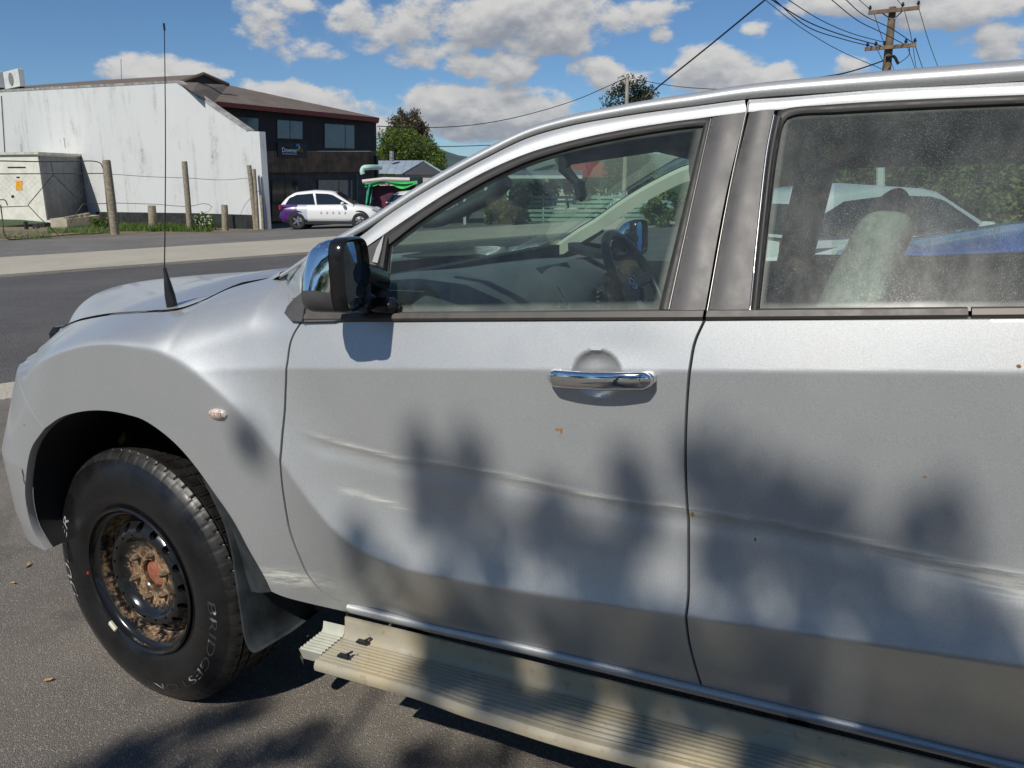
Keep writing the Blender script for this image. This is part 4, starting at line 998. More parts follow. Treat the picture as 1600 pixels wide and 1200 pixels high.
# steering wheel on the right-hand side
sc0 = np.array([-.800, 1.33, 1.125]); sax = np.array([.86, 0, .51]); sax /= np.linalg.norm(sax); su = np.array([0, 1.0, 0]); sv = np.cross(sax, su)
sw = bpy.data.objects.new('steering_wheel', None); COL.objects.link(sw); sw.parent = truck; sw.empty_display_size = .1
mb = MB(); mb.tube([sc0 + .185 * (math.cos(a) * su + math.sin(a) * sv) for a in np.linspace(0, 2 * math.pi, 48, endpoint=False)], .0165, 10, closed=True); mb.build('wheel_rim', pmat('leather_black', (.02, .021, .024), .42, bump=.2, bscale=300), sw, smooth=60)
mb = MB(); mb.lathe([(0, .012), (.05, .010), (.072, -.004), (.075, -.03), (.05, -.05)], sc0 - sax * .03, sax, su, 28); mb.build('wheel_boss', trim_dark, sw, smooth=50)
for a in (R(0), R(180), R(-90)):
    d_ = math.cos(a) * su + math.sin(a) * sv; mb = MB(); mb.bar(sc0 - sax * .035 + d_ * .06, sc0 + d_ * .18, .040, .014, up=tuple(sax), bev=.004); mb.build('spoke', trim_dark if a != R(-90) else pmat('satin_silver', (.4, .4, .41), .35, .9), sw)
q0 = sc0 - sax * .016
mb = MB(); mb.tube([q0 + .026 * (math.cos(a) * su + .75 * math.sin(a) * sv) for a in np.linspace(0, 2 * math.pi, 24, endpoint=False)], .0022, 6, closed=True); mb.tube([q0 - .022 * su + .006 * sv, q0 - .006 * sv, q0 + .022 * su + .006 * sv], .002, 6); mb.build('wheel_badge', chrome, sw)
mb = MB(); mb.tube([sc0 - sax * .06, sc0 - sax * .25], .035, 10); mb.build('steering_column', trim_dark, sw)
# pillars, lining, door cards
def sweep_pair(name, pts, rad, mat, n=10, far_only=False):
    mb = MB(); mb.tube(crv(pts, 24), rad if np.isscalar(rad) else np.interp(np.linspace(0, 1, 24), np.linspace(0, 1, len(rad)), rad), n); o = mb.build(name, mat, truck, smooth=60); return o
pl = [rail[i, 3] + [0, .045, -.03] for i in (6, 18, 30, 42, 52, 60)]
near = sweep_pair('pillar_trim', pl, [.030, .032, .032, .034, .036, .04], trim_dark)
far = [np.array([p[0], W2 - p[1] - .012, p[2] - .01]) for p in pl]
mb = MB(); rows = []
for i in range(0, 66, 3):
    a = rail[i, -1] * [1, -1, 1] + [0, W2, -ROLL * W2]; b2 = GUT[i] * [1, -1, 1] + [0, W2, -ROLL * W2]; tgv = tg[i]; dn2 = np.cross(tgv, [0, 1, 0]); dn2 = dn2 / np.linalg.norm(dn2); dn2 = -dn2 if dn2[2] > 0 else dn2
    rows.append([a + [0, .0, -.004], a + [0, -.03, 0] + dn2 * .02, a + [0, -.025, 0] + dn2 * .06, b2 + [0, -.03, 0] + dn2 * .03, b2 + dn2 * .035 + [0, -.005, 0]])
mb.grid(np.array(rows)); mb.build('pillar_trim', trim_light, truck, smooth=60)
g0, g1 = T(660, 346, .33), T(792, 283, .35); mb = MB(); gp = crv([g0, g0 + (g1 - g0) * .15 + [0, .015, -.012], g0 + (g1 - g0) * .5 + [0, .02, -.014], g0 + (g1 - g0) * .85 + [0, .015, -.010], g1], 24)
mb.tube(gp, .017, 10); mb.build('grab_handle', trim_dark, truck, smooth=60)
for sgn in (0, 1):
    f_ = (lambda p: np.array(p)) if sgn == 0 else (lambda p: np.array([p[0], W2 - p[1], p[2] - ROLL * W2]))
    # B pillar, cant rail, C pillar seen from inside
    mb = MB(); mb.bar(f_((-.245, .29, 1.60)), f_((-.33, .10, 1.19)), .12, .04, up=(0, 1, 0)); mb.build('door_pillar_trim', trim_dark, truck, smooth=0)
    mb = MB(); mb.tube([f_(p) for p in ((-.66, .33, 1.545), (-.25, .335, 1.585), (.3, .335, 1.585), (.93, .34, 1.555))], .05, 8); mb.build('cant_rail', trim_dark, truck, smooth=60)
    mb = MB(); mb.prism([f_(p) for p in ((.52, .29, 1.58), (.95, .30, 1.56), (.97, .07, 1.20), (.60, .06, 1.20))], f_((0, .05, 0)) - f_((0, 0, 0))); mb.build('rear_pillar_trim', trim_dark, truck, smooth=0)
    for x0, x1 in ((-1.16, -.36), (-.28, .60)):
        mb = MB(); zb0, zb1 = zbelt(x0) - .015, zbelt(x1) - .015
        mb.prism([f_((x0, .085, .55)), f_((x1, .085, .55)), f_((x1, .075, zb1)), f_((x0, .075, zb0))], f_((0, .055, 0)) - f_((0, 0, 0))); dc = mb.build('door_card', trim_dark, truck, smooth=0)
        mb = MB(); mb.box(f_(((x0 + x1) / 2, .17, .93)), (.42, .07, .05), bev=.015); mb.build('armrest', trim_mid, dc)
# far-side door glass
for o in (w1, w2_):
    c = o.copy(); c.data = o.data.copy(); c.data.materials.clear(); c.data.materials.append(glass_far); COL.objects.link(c); c.parent = truck; c.scale = (1, -1, 1); c.location = (0, W2, -ROLL * W2)
# interior mirror with its sensor housing
rv = bpy.data.objects.new('rear_view_mirror', None); COL.objects.link(rv); rv.parent = truck; rv.empty_display_size = .05
c = np.array([-.845, .90, 1.44]); mb = MB(); mb.box(c, (.026, .23, .066), Euler((0, R(-12), R(18))).to_matrix(), bev=.012); mb.build('mirror_case', trim_dark, rv)
mb = MB(); mb.tube([c + [-.01, 0, .02], c + [-.05, .0, .06], c + [-.04, 0, .11]], [.012, .018, .03], 10); mb.build('mirror_stalk', trim_dark, rv)
mb = MB(); mb.tube([c + [0, -.10, -.03], c + [0, -.10, -.05]], .003, 6); mb.build('mirror_tab', trim_dark, rv)
for y_ in (.55, 1.30):
    mb = MB(); mb.box((-.60, y_, 1.555), (.17, .40, .022), Euler((0, R(10), 0)).to_matrix(), bev=.01); mb.build('sun_visor', trim_mid, truck)
# front seats in loose grey covers
def seat(y0, mat, name):
    root = bpy.data.objects.new(name, None); COL.objects.link(root); root.parent = truck; root.empty_display_size = .1
    n, m = 70, 28; rows = []
    for i, u in enumerate(1 - np.linspace(1, 0, n) ** 1.6):
        z = .72 + .70 * u; xc = -.20 + .17 * u + .03 * u * u; wd = .245 - .02 * u
        if u > .58: wd = .225 - .125 * sstep(u, .58, .82)
        if u > .86: wd *= math.sqrt(max(.0005, 1 - ((u - .86) / .1402) ** 2)) 
        th = .075 - .015 * u
        if u > .86: th *= math.sqrt(max(.0005, 1 - ((u - .86) / .1402) ** 2))
        r = []
        for k in range(m):
            a = 2 * math.pi * k / m; ca, sa = math.cos(a), math.sin(a); wr = .004 * math.sin(9 * u + 3 * ca) + .003 * math.sin(23 * u + a * 3)
            r.append((xc + np.sign(ca) * abs(ca) ** .7 * (th + wr), y0 + np.sign(sa) * abs(sa) ** .8 * (wd + wr), z))
        rows.append(r)
    mb = MB(); mb.grid(np.array(rows), cv=True); mb.f.append(tuple(range((n - 1) * m, n * m))); mb.mi.append(0); mb.build('seat_back', mat, root, smooth=70)
    mb = MB(); mb.box((-.44, y0, .73), (.50, .50, .17), Euler((0, R(-6), 0)).to_matrix(), bev=.06); mb.build('seat_cushion', mat, root, smooth=70)
    return root
seat(.45, fabric, 'front_seat'); seat(W2 - .47, pmat('dark_seat_cover', (.06, .065, .07), .9, bump=.5, bscale=200), 'front_seat')
mb = MB(); mb.box((.66, W2 / 2, .98), (.16, 1.30, .56), Euler((0, R(10), 0)).to_matrix(), bev=.05); mb.box((.44, W2 / 2, .72), (.46, 1.30, .16), bev=.05); mb.build('rear_bench', pmat('dark_bench', (.05, .052, .055), .9, bump=.4, bscale=200), truck, smooth=60)
mb = MB(); mb.box((-.45, W2 / 2, .72), (.75, .24, .22), bev=.04); mb.build('centre_console', trim_dark, truck)
# ------------------------------------------------------------------ across the road: buildings
def wmat(name, col, stain_col, amt=0.5, rough=0.7, sx=1.0, sz=0.12, bump=0.0):
    m = bpy.data.materials.new(name); m.use_nodes = True; t = NT(m.node_tree); b = m.node_tree.nodes['Principled BSDF']
    co = t.node('ShaderNodeTexCoord').outputs['Object']
    st = t.noise(t.node('ShaderNodeMapping', {'Vector': co, 'Scale': (sx, sx, sz)}).outputs[0], 1.6, 6, 0.65)
    sp = t.noise(co, 0.55, 5, 0.65); fine = t.noise(co, 7.0, 4, 0.7)
    k = t.m('MULTIPLY', t.m('MULTIPLY', t.ramp(st, .45, .75), t.ramp(sp, .42, .68)), t.ramp(fine, .3, .6), clamp=True)
    c = t.mix(t.m('MULTIPLY', k, amt), col, stain_col); c = t.mix(t.ramp(sp, .3, .8, 0, .15), c, tuple(x * .8 for x in col))
    t.l.new(c, b.inputs['Base Color']); b.inputs['Roughness'].default_value = rough; b.inputs['Specular IOR Level'].default_value = .2
    if bump:
        bp = t.node('ShaderNodeBump', {'Height': fine, 'Strength': bump, 'Distance': .02}); t.l.new(bp.outputs[0], b.inputs['Normal'])
    MATS[name] = m; return m
def stripes(name, c0, c1, axis_vec, period, width, rough=.7, var=.3):
    """boards or roofing ribs: narrow dark joints across a direction"""
    m = bpy.data.materials.new(name); m.use_nodes = True; t = NT(m.node_tree); b = m.node_tree.nodes['Principled BSDF']
    co = t.node('ShaderNodeTexCoord').outputs['Object']; u = t.m('FRACT', t.m('MULTIPLY', t.vm('DOT_PRODUCT', co, tuple(axis_vec)), 1 / period))
    nb = t.noise(co, 1.2, 5, .65); col = t.mix(t.ramp(nb, .3, .7), tuple(x * (1 - var) for x in c0), tuple(x * (1 + var) for x in c0))
    j = t.m('MAXIMUM', t.m('SUBTRACT', 1.0, t.ramp(u, 0, width)), t.ramp(u, 1 - width, 1)); t.l.new(t.mix(t.m('MULTIPLY', j, .8), col, c1), b.inputs['Base Color'])
    b.inputs['Roughness'].default_value = rough; bp = t.node('ShaderNodeBump', {'Height': j, 'Strength': .6, 'Distance': .03}); bp.invert = True; t.l.new(bp.outputs[0], b.inputs['Normal'])
    MATS[name] = m; return m
white_wall = wmat('weathered_white_wall', (.66, .67, .66), (.17, .175, .17), 1.0)
dark_win = pmat('dark_window', (.02, .025, .03), .05, spec=.9)
tinted_win = pmat('grey_window', (.10, .125, .14), .06, spec=1.0, var=.3, vscale=1.2)
frame_dark = pmat('dark_frame', (.02, .02, .022), .5); galv = pmat('galvanised', (.36, .37, .37), .45, .6, var=.25, vscale=8)
timber = pmat('weathered_timber', (.26, .225, .16), .85, var=.35, vscale=12, bump=.5, bscale=40)
dW = G(405, 358) - G(75, 347); dW[2] = 0; dW /= np.linalg.norm(dW)      # along the white wall, to the right
nW = np.array([-dW[1], dW[0], 0.0]); nW = nW if np.dot(nW, HEAD) > 0 else -nW
Aw = G(405, 358)
def onW(px, py, back=0.0): return VPL(px, py, Aw + nW * back, dW)
def slab(px, plane, thick_vec): return [plane(*p) for p in px]
bld = empty('workshop_building', 'dark timber office building behind a tall weathered white wall, with brown roof', 'building', (0, 0, 0))
WB = bld
mb = MB(); outl = [(-200, 152), (0, 142), (275, 127), (320, 160), (355, 184), (387, 205), (405, 205.5), (415, 359), (300, 363), (0, 371), (-200, 378)]
mb.prism([onW(*p) for p in outl], nW * .30); ww = mb.build('fire_wall', white_wall, WB, smooth=0)
mb = MB(); mb.prism([onW(*p, -.03) for p in ((150, 331), (300, 333), (400, 336), (402, 359), (300, 364), (150, 368))], nW * .03); mb.build('plinth', pmat('black_plinth', (.025, .026, .026), .7, var=.4, vscale=3), ww, smooth=0)
mb = MB(); mb.prism([onW(*p, -.02) for p in ((-200, 150), (0, 140), (275, 125.5), (387, 203.5), (387, 206), (275, 129), (0, 144), (-200, 154))], nW * .36); mb.build('wall_coping', pmat('coping', (.30, .29, .27), .8, var=.4, vscale=2), ww, smooth=0)
mb = MB(); mb.tube([onW(2, 150, -.05), onW(5, 200, -.05), onW(8, 250, -.05)], .03, 6); mb.build('wall_cable', frame_dark, ww)
mb = MB(); mb.box(onW(100, 222, -.05), (.10, .10, .55)); mb.build('wall_vent', pmat('vent_white', (.7, .7, .68), .5), ww, smooth=0)
# roof behind the wall
roof_m = stripes('brown_roofing', (.17, .135, .105), (.10, .08, .065), dW, .55, .09, .75, .18)
mb = MB(); rl = [onW(-200, 150, .2), onW(0, 141, .2), onW(277, 127, .2), onW(316, 116, 5.5), onW(160, 125, 5.5), onW(40, 134, 5.5), onW(-200, 150, 5.5)]
mb.add(rl, [(0, 1, 5, 6), (1, 2, 4, 5), (2, 3, 4)]); mb.build('roof', roof_m, WB, smooth=0)
dF = hdir(1560); nF = np.array([-dF[1], dF[0], 0.0]); nF = nF if np.dot(nF, HEAD) > 0 else -nF
Af = G(416, 355) + nF * 3.2
def onF(px, py, back=0.0): return VPL(px, py, Af + nF * back, dF)
mb = MB(); ev = -.75
rp_ = [onF(300, 143, ev), onF(332, 163, ev), onF(593, 184, ev), onF(357, 133, 5.0), onF(318, 116, 5.0), onW(276, 127.5, .15)]
mb.add(rp_, [(0, 1, 3, 4), (1, 2, 3), (5, 0, 4)]); mb.build('roof', roof_m, WB, smooth=0)
mb = MB(); mb.prism([onF(338, 158.3, ev), onF(593, 184, ev), onF(592, 191, ev), (onF(338, 165.5, ev))], nF * .12); mb.build('fascia', pmat('red_fascia', (.24, .035, .022), .5, var=.2, vscale=3), WB, smooth=0)
mb = MB(); mb.add([onF(338, 165, ev), onF(592, 191, ev), onF(590, 193, .0), onF(338, 168, 0)], [(0, 1, 2, 3)]); mb.build('soffit', frame_dark, WB, smooth=0)
mb = MB(); mb.prism([onF(284, 129, 2.2), onF(318, 117, 2.2), onF(352, 132, 2.2)], nF * .1); gv = mb.build('gable_vent', pmat('vent_dark', (.055, .055, .055), .7), WB, smooth=0)
mb = MB(); mb.tube([onF(282, 128.5, 2.1), onF(318, 115.5, 2.1), onF(357, 132.5, 2.1)], .10, 6); mb.build('barge_board', pmat('brown_barge', (.13, .10, .075), .7), gv)
# upper storey
up_m = stripes('black_boarding', (.020, .017, .018), (.009, .008, .009), dF, .30, .10, .65, .35)
low_m = stripes('brown_boarding', (.17, .10, .055), (.07, .045, .026), dF, .30, .08, .7, .45)
brick_m = pmat('grey_brick', (.085, .07, .075), .85, var=.3, vscale=3)
mb = MB(); mb.prism([onF(330, 160), onF(588, 188), onF(588, 236), onF(330, 236)], nF * .25); mb.build('upper_wall', up_m, WB, smooth=0)
mb = MB(); mb.prism([onF(330, 236, .01), onF(588, 236.5, .01), onF(588, 268, .01), onF(330, 271, .01)], nF * .25); mb.build('spandrel', low_m, WB, smooth=0)
mb = MB(); mb.prism([onF(330, 270.5, .25), onF(586, 268, .25), onF(586, 345, .25), onF(330, 368, .25)], nF * .25); bw = mb.build('brick_wall', brick_m, WB, smooth=0)
# courses of brick that can be told apart on the wall beside the door
bmesh_ = None
for r_i in range(9):
    for c_i in range(3 + (r_i % 2)):
        a = onF(417 + c_i * 3.2 - (r_i % 2) * 1.6, 276 + r_i * 8.4, .235); b2 = onF(417 + c_i * 3.2 + 2.8 - (r_i % 2) * 1.6, 276 + r_i * 8.4 + 7, .235)
        if bmesh_ is None:
            mb = MB(); w_ = abs(np.dot(b2 - a, dF)); h_ = abs(a[2] - b2[2]); mb.prism([-dF * w_ / 2 - UP * h_ / 2, dF * w_ / 2 - UP * h_ / 2, dF * w_ / 2 + UP * h_ / 2, -dF * w_ / 2 + UP * h_ / 2], nF * .02)
            bo_ = mb.build('brick', pmat('brick_block', (.10, .085, .09), .85, var=.3, vscale=5), bw, smooth=0); bmesh_ = bo_.data; bo_.location = (a + b2) / 2
        else:
            bo_ = bpy.data.objects.new('brick', bmesh_); COL.objects.link(bo_); bo_.parent = bw; bo_.location = (a + b2) / 2
mb = MB(); mb.box(onF(588, 262, -.3) + [0, 0, -1.6], (.2, .2, 4.6)); mb.build('corner_post', frame_dark, WB, smooth=0)
def window(px0, py0, px1, py1, split, plane, mat, parent, drop=2.0, name='window'):
    """px box on a facade; drop is how much lower the right end sits"""
    mb = MB(); q = [plane(px0, py0, -.02), plane(px1, py0 + drop, -.02), plane(px1, py1 + drop * .5, -.02), plane(px0, py1, -.02)]
    mb.prism(q, plane(px0, py0, .02) - plane(px0, py0, -.02)); f = mb.build(name, frame_dark, parent, smooth=0)
    xs2 = [px0 + 1] + [px0 + (px1 - px0) * s_ for s_ in split] + [px1 - 1]
    for a, b2 in zip(xs2[:-1], xs2[1:]):
        ka, kb = (a - px0) / (px1 - px0), (b2 - px0) / (px1 - px0)
        mb = MB(); mb.prism([plane(a + .5, py0 + 1.2 + drop * ka, -.045), plane(b2 - .5, py0 + 1.2 + drop * kb, -.045), plane(b2 - .5, py1 - 1.2 + drop * .5 * kb, -.045), plane(a + .5, py1 - 1.2 + drop * .5 * ka, -.045)], plane(px0, py0, .02) - plane(px0, py0, 0)); mb.build('pane', mat, f, smooth=0)
    return f
window(362, 181, 405, 205, (.55,), onF, tinted_win, WB, 3)
window(432, 186, 474, 217, (.5,), onF, tinted_win, WB, 3)
window(506, 192, 555, 232, (.68,), onF, tinted_win, WB, 3)
window(424, 281, 467, 350, (.5,), lambda x, y, b_=0: onF(x, y, b_ + .22), dark_win, WB, 0, 'glass_door')
window(496, 280, 552, 318, (.6,), lambda x, y, b_=0: onF(x, y, b_ + .22), tinted_win, WB, 0)
mb = MB(); mb.tube([onF(557, 272, -.1), onF(557, 348, -.1)], .10, 10); mb.build('downpipe', pmat('green_pipe', (.02, .11, .085), .45), WB)
# the sign
sg = empty('office_sign', 'small black office sign lettered in white with a coloured arrow', 'sign', tuple(onF(455, 234, -.06)))
s0 = onF(455, 234, -.06)
mb = MB(); mb.prism([onF(434, 222, -.07) - s0, onF(479, 223.5, -.07) - s0, onF(479, 246, -.07) - s0, onF(434, 245.5, -.07) - s0], nF * .05); mb.build('sign_board', pmat('sign_black', (.006, .006, .009), .4), sg, smooth=0)
def flat_text(txt, o, xd, yd, size, mat, parent, name):
    cu = bpy.data.curves.new('lettering', 'FONT'); cu.body = txt; cu.size = 1.0; cu.align_x = 'LEFT'; cu.offset = .02
    to = bpy.data.objects.new('lettering_tmp', cu); COL.objects.link(to); dg = bpy.context.evaluated_depsgraph_get(); dg.update()
    me = bpy.data.meshes.new_from_object(to.evaluated_get(dg)); bpy.data.objects.remove(to)
    V = [np.asarray(o) + np.asarray(xd) * v.co[0] * size + np.asarray(yd) * v.co[1] * size for v in me.vertices]; Fs = [tuple(p.vertices) for p in me.polygons]; bpy.data.meshes.remove(me)
    mb = MB(); mb.add(V, Fs); return mb.build(name, mat, parent, smooth=0, recalc=False)
sw_ = pmat('sign_white', (.85, .86, .88), .4)
pL, pR = onF(440.5, 237.5, -.085) - s0, onF(464.5, 238.3, -.085) - s0; wl = np.linalg.norm(pR - pL)
tx = flat_text('Downer', pL, (pR - pL) / wl, UP, wl / 3.35, sw_, sg, 'lettering')
mb = MB(); mb.prism([onF(441, 239.6, -.085) - s0, onF(464, 240.4, -.085) - s0, onF(464, 241.6, -.085) - s0, onF(441, 240.8, -.085) - s0], -nF * .01); mb.build('underline', pmat('sign_grey', (.6, .62, .7), .5), sg, smooth=0)
for col, pts in (((.05, .22, .75), ((462, 225), (468, 224.5), (468, 228.5), (462.5, 229))), ((.75, .6, .03), ((466.5, 228.5), (468.8, 228), (468.8, 233.5), (466.5, 233.5))), ((.08, .4, .14), ((464.5, 231.5), (468.5, 233), (468, 236.5), (464.5, 236))), ((.4, .09, .02), ((470, 232), (473.5, 235), (472, 239), (469.5, 237)))):
    mb = MB(); mb.prism([onF(x, y, -.085) - s0 for x, y in pts], -nF * .012); mb.build('arrow_piece', pmat('sign_c%02d%02d' % (col[0] * 99, col[1] * 99), col, .4), sg, smooth=0)
# air-conditioning units on the wall top
for k, (x0, x1, y0, y1) in enumerate(((-14, 7, 114, 140), (9.5, 39, 111, 139))):
    ac = empty('air_conditioner', ['white air conditioner on the wall top at the roof edge, cut by another unit', 'white air conditioner with round fan grille standing on top of the weathered wall'][k], 'air conditioner', tuple(onW((x0 + x1) / 2, y1, .5)), group='rooftop air conditioners')
    o_ = onW((x0 + x1) / 2, y1, .5); wv = onW(x1 - 6, y1, .5) - onW(x0, y1, .5); hv = onW(x0, y0, .5) - onW(x0, y1, .5); w_, h_ = np.linalg.norm(wv), abs(hv[2])
    mb = MB(); Rm = np.stack([dW, nW, UP], 1); mb.box((0, 0, h_ / 2 + .05), (w_, .34, h_), Rm, bev=.02); mb.build('case', pmat('ac_white', (.68, .68, .64), .5, var=.08, vscale=3), ac, smooth=0)
    mb = MB(); mb.lathe([(.05, 0), (.28 * h_, 0), (.36 * h_, .0), (.36 * h_, .02)], -nW * .19 + UP * (h_ / 2 + .05), -nW, dW, 24); mb.build('fan_grille', pmat('ac_grille', (.22, .22, .21), .6), ac)
    mb = MB(); mb.box((0, 0, .02), (w_ * .9, .3, .06), Rm); mb.build('foot', frame_dark, ac, smooth=0)
mb = MB(); mb.tube([onW(190, 132, 1.2), onW(189, 92, 1.2)], .018, 6); tag(mb.build('roof_aerial', galv, smooth=0), 'thin grey mast rising from the brown roof above the white wall', 'aerial')

# ------------------------------------------------------------------ generator box on wheels, slab, gate, fence
dG = hdir(900); dG2 = hdir(-2900); cG = G(75, 357)
nG = np.array([-dG[1], dG[0], 0.0])
def onG(px, py): return VPL(px, py, cG, dG)                # long right-hand side
def onG2(px, py): return VPL(px, py, cG, dG2)              # white end
gen = empty('generator_box', 'cream steel generator box on small wheels with orange sticker', 'generator', tuple(cG)); cg = cG
tl, tr_ = onG(61, 240), onG(169, 251); L_g = np.linalg.norm((tr_ - tl)[:2]); z0 = onG(75, 344)[2] - cg[2]; z1 = onG(62, 238)[2] - cg[2]
Wg = np.linalg.norm((onG2(-42, 300) - onG2(68, 300))[:2])
B0 = np.zeros(3); BX = dG * L_g; BY = dG2 * Wg
mb = MB(); mb.prism([B0 + UP * z0, BX + UP * (z0 + .02), BX + BY + UP * (z0 + .02), BY + UP * z0], UP * (z1 - z0 - .12)); cream = pmat('cream_paint', (.70, .69, .60), .6, var=.1, vscale=2)
mb.build('case', cream, gen, smooth=0)
mb = MB(); mb.prism([BX * .01 - BY * .012 + UP * (z0 + .03), BX * .985 - BY * .012 + UP * (z0 + .05), BX * .985 - BY * .012 + UP * (z1 - .20), BX * .01 - BY * .012 + UP * (z1 - .20)], BY * .011); mb.build('side_shade', stripes('shaded_side', (.15, .16, .17), (.10, .105, .11), dG, .5, .08, .6, .2), gen, smooth=0)  # dark grey sheet paints the unlit side of the cream case
mb = MB(); o_ = -BX * .02 - BY * .03; mb.prism([o_ + UP * (z1 - .12), o_ + BX * 1.04 + UP * (z1 - .12), o_ + BX * 1.04 + BY * 1.06 + UP * (z1 - .12), o_ + BY * 1.06 + UP * (z1 - .12)], UP * .13); mb.build('lid', pmat('cream_lid', (.52, .50, .41), .65, var=.25, vscale=3), gen, smooth=0)
def endp(px0, py0, px1, py1, name, mat, th=.02):
    mb = MB(); mb.prism([onG2(px0, py0) - cg, onG2(px1, py0) - cg, onG2(px1, py1) - cg, onG2(px0, py1) - cg], -dG * th); return mb.build(name, mat, gen, smooth=0)
endp(25, 282, 35, 297, 'sticker', pmat('orange_sticker', (.80, .36, .03), .6, var=.3, vscale=14)); endp(12, 260.5, 40, 262.5, 'handle_slot', frame_dark); endp(18, 305, 22, 309, 'latch', frame_dark); endp(26, 276, 31, 278, 'label_plate', frame_dark)
for px_, py_ in ((57, 360), (67, 358)):
    c = G(px_, py_) - cg + UP * .17; mb = MB(); mb.lathe([(.04, -.05), (.10, -.06), (.17, -.05), (.175, 0), (.17, .05), (.1, .06)], c, dG, UP, 20); mb.build('wheel', pmat('small_tyre', (.02, .02, .02), .7), gen)
mb = MB(); c = G(42, 361) - cg; mb.box(c + UP * .25, (.14, .14, .5)); mb.build('jack_leg', frame_dark, gen, smooth=0)
c0 = G(106, 359); dS = hdir(620); sl_ = empty('concrete_slab', 'low concrete slab in the grass beside the generator box', 'slab', tuple(c0))
Ls = np.linalg.norm(VPL(168, 345, c0, dS) - VPL(106, 350, c0, dS)); hs = .55; wS = hdir(-2000)
mb = MB(); mb.prism([dS * 0, dS * 5, dS * 5 + wS * 1.3, wS * 1.3], UP * hs); mb.build('block', pmat('slab_concrete', (.40, .36, .28), .85, var=.2, vscale=2, bump=.4, bscale=12), sl_, smooth=0)
for k in range(4):
    a = dS * (.5 + k * .8) + UP * (hs + .06) + wS * .3; mb = MB(); mb.bar(a, a + dS * (1.2 + .3 * k) + wS * (.1 + .2 * k), .25, .08 + .02 * k); o = mb.build('timber_offcut', timber, smooth=0); o.location = c0; tag(o, ['shortest thin timber offcut on the concrete slab', 'timber offcut on the concrete slab beside the shortest one', 'longer timber offcut across the middle of the concrete slab', 'thickest timber offcut at the gate-post end of the concrete slab'][k], 'timber', 'timber on the slab')
# fence posts
def post(px0, py0, px1, py1, w_, label, name='fence_post', group=None, mat=timber):
    b_ = G(px1, py1); d_ = math.hypot(*(b_ - CAM_W)[:2]); t_ = AT(px0, py0, d_); r_ = w_ * d_ / F / 2
    mb = MB(); ax = t_ - b_; mb.tube([-UP * .05, ax * .5 + RIGHT * .01, ax * .98, ax], [r_ * 1.03, r_, r_ * .97, r_ * .9], 10); o = mb.build(name, mat, smooth=40); o.location = b_; tag(o, label, 'post', group); return o
FP = [((166, 250, 180, 367, 11), 'tall grey timber gate post leaning beside the tube gate'), ((288, 252, 297, 362, 8), 'tall timber fence post beside the white-flowered weeds'), ((237, 321, 239, 359, 11), 'short round timber post in the grass before the white wall'), ((350.5, 320, 352, 361, 9.5), 'short timber post standing between the flowered weeds and the wall end'),
      ((389, 258, 400, 359, 7), 'timber post leaning against the end of the white wall'), ((397, 264, 403, 359, 5), 'thin dark post beside the end of the white wall'), ((408, 305, 411, 359, 4.5), 'short brown stake at the foot of the white wall end')]
for (a, b2, c_, d_, w_), lab in FP: post(a, b2, c_, d_, w_, lab)
# wire between the posts
def wire_px(pts, r_, name, label, mat, group=None, cat='wire', n=24, sag=True):
    P_ = crv([AT(x, y, d_) for x, y, d_ in pts], n); mb = MB(); mb.tube(P_, r_, 5); return tag(mb.build(name, mat, smooth=60), label, cat, group)
dpost = lambda px, py: math.hypot(*(G(px, py) - CAM_W)[:2])
d1_, d2_, d3_ = dpost(180, 367), dpost(297, 362), dpost(400, 359)
wm = pmat('fence_wire', (.20, .19, .18), .5, .5)
wire_px([(174, 272, d1_), (232, 276, (d1_ + d2_) / 2), (291, 278, d2_)], .012, 'fence_wire', 'upper wire from the gate post to the tall fence post', wm)
wire_px([(291, 278, d2_), (345, 281, d2_), (391, 278, d3_)], .012, 'fence_wire', 'upper wire from the tall fence post to the post at the wall end', wm)
wire_px([(176, 317, d1_), (240, 319, d2_), (300, 322, d2_), (318, 318, d2_), (331, 322, d2_), (326, 330, d2_), (313, 333, d2_)], .014, 'fence_wire', 'slack lower wire curling loose beyond the tall fence post', wm)
# tube gate
gA, gB_ = G(168, 365), G(10, 376); dg = gB_ - gA; dg[2] = 0; dg /= np.linalg.norm(dg)
def onGt(px, py): return VPL(px, py, gA, dg) - gA
gate = empty('tube_gate', 'rusty tube gate with a diamond brace in front of the generator box', 'gate', tuple(gA))
tubem = pmat('rusty_tube', (.13, .10, .085), .6, .4, var=.5, vscale=4)
def gt(pts, r_, name, n=40, m_=tubem): mb = MB(); mb.tube(crv([onGt(*p) for p in pts], n) if len(pts) > 2 else [onGt(*p) for p in pts], r_, 8); return mb.build(name, m_, gate, smooth=60)
gt([(-60, 252), (0, 251.5), (60, 252.5), (120, 252), (150, 252.5), (157, 255), (160.5, 262), (163, 280), (167, 320), (169.5, 345), (170, 356), (166, 362), (158, 364), (120, 366), (60, 371), (20, 374), (11, 373), (7, 366), (4, 345), (1, 320)], .022, 'gate_frame', 160)
gt([(-60, 272), (163, 271)], .020, 'gate_rail'); gt([(-60, 325), (2, 323.5), (44, 322)], .016, 'gate_rail'); gt([(130, 319), (167, 318)], .016, 'gate_rail')
gt([(80, 254), (83, 272)], .016, 'gate_brace'); gt([(83, 273), (44, 320)], .017, 'gate_brace'); gt([(83, 273), (129.5, 319)], .020, 'gate_brace'); gt([(44, 321), (65, 343), (91, 367)], .017, 'gate_brace'); gt([(129.5, 319), (115, 340), (97, 367)], .017, 'gate_brace'); gt([(0, 312), (8, 313), (12, 321)], .02, 'gate_latch')
mb = MB()
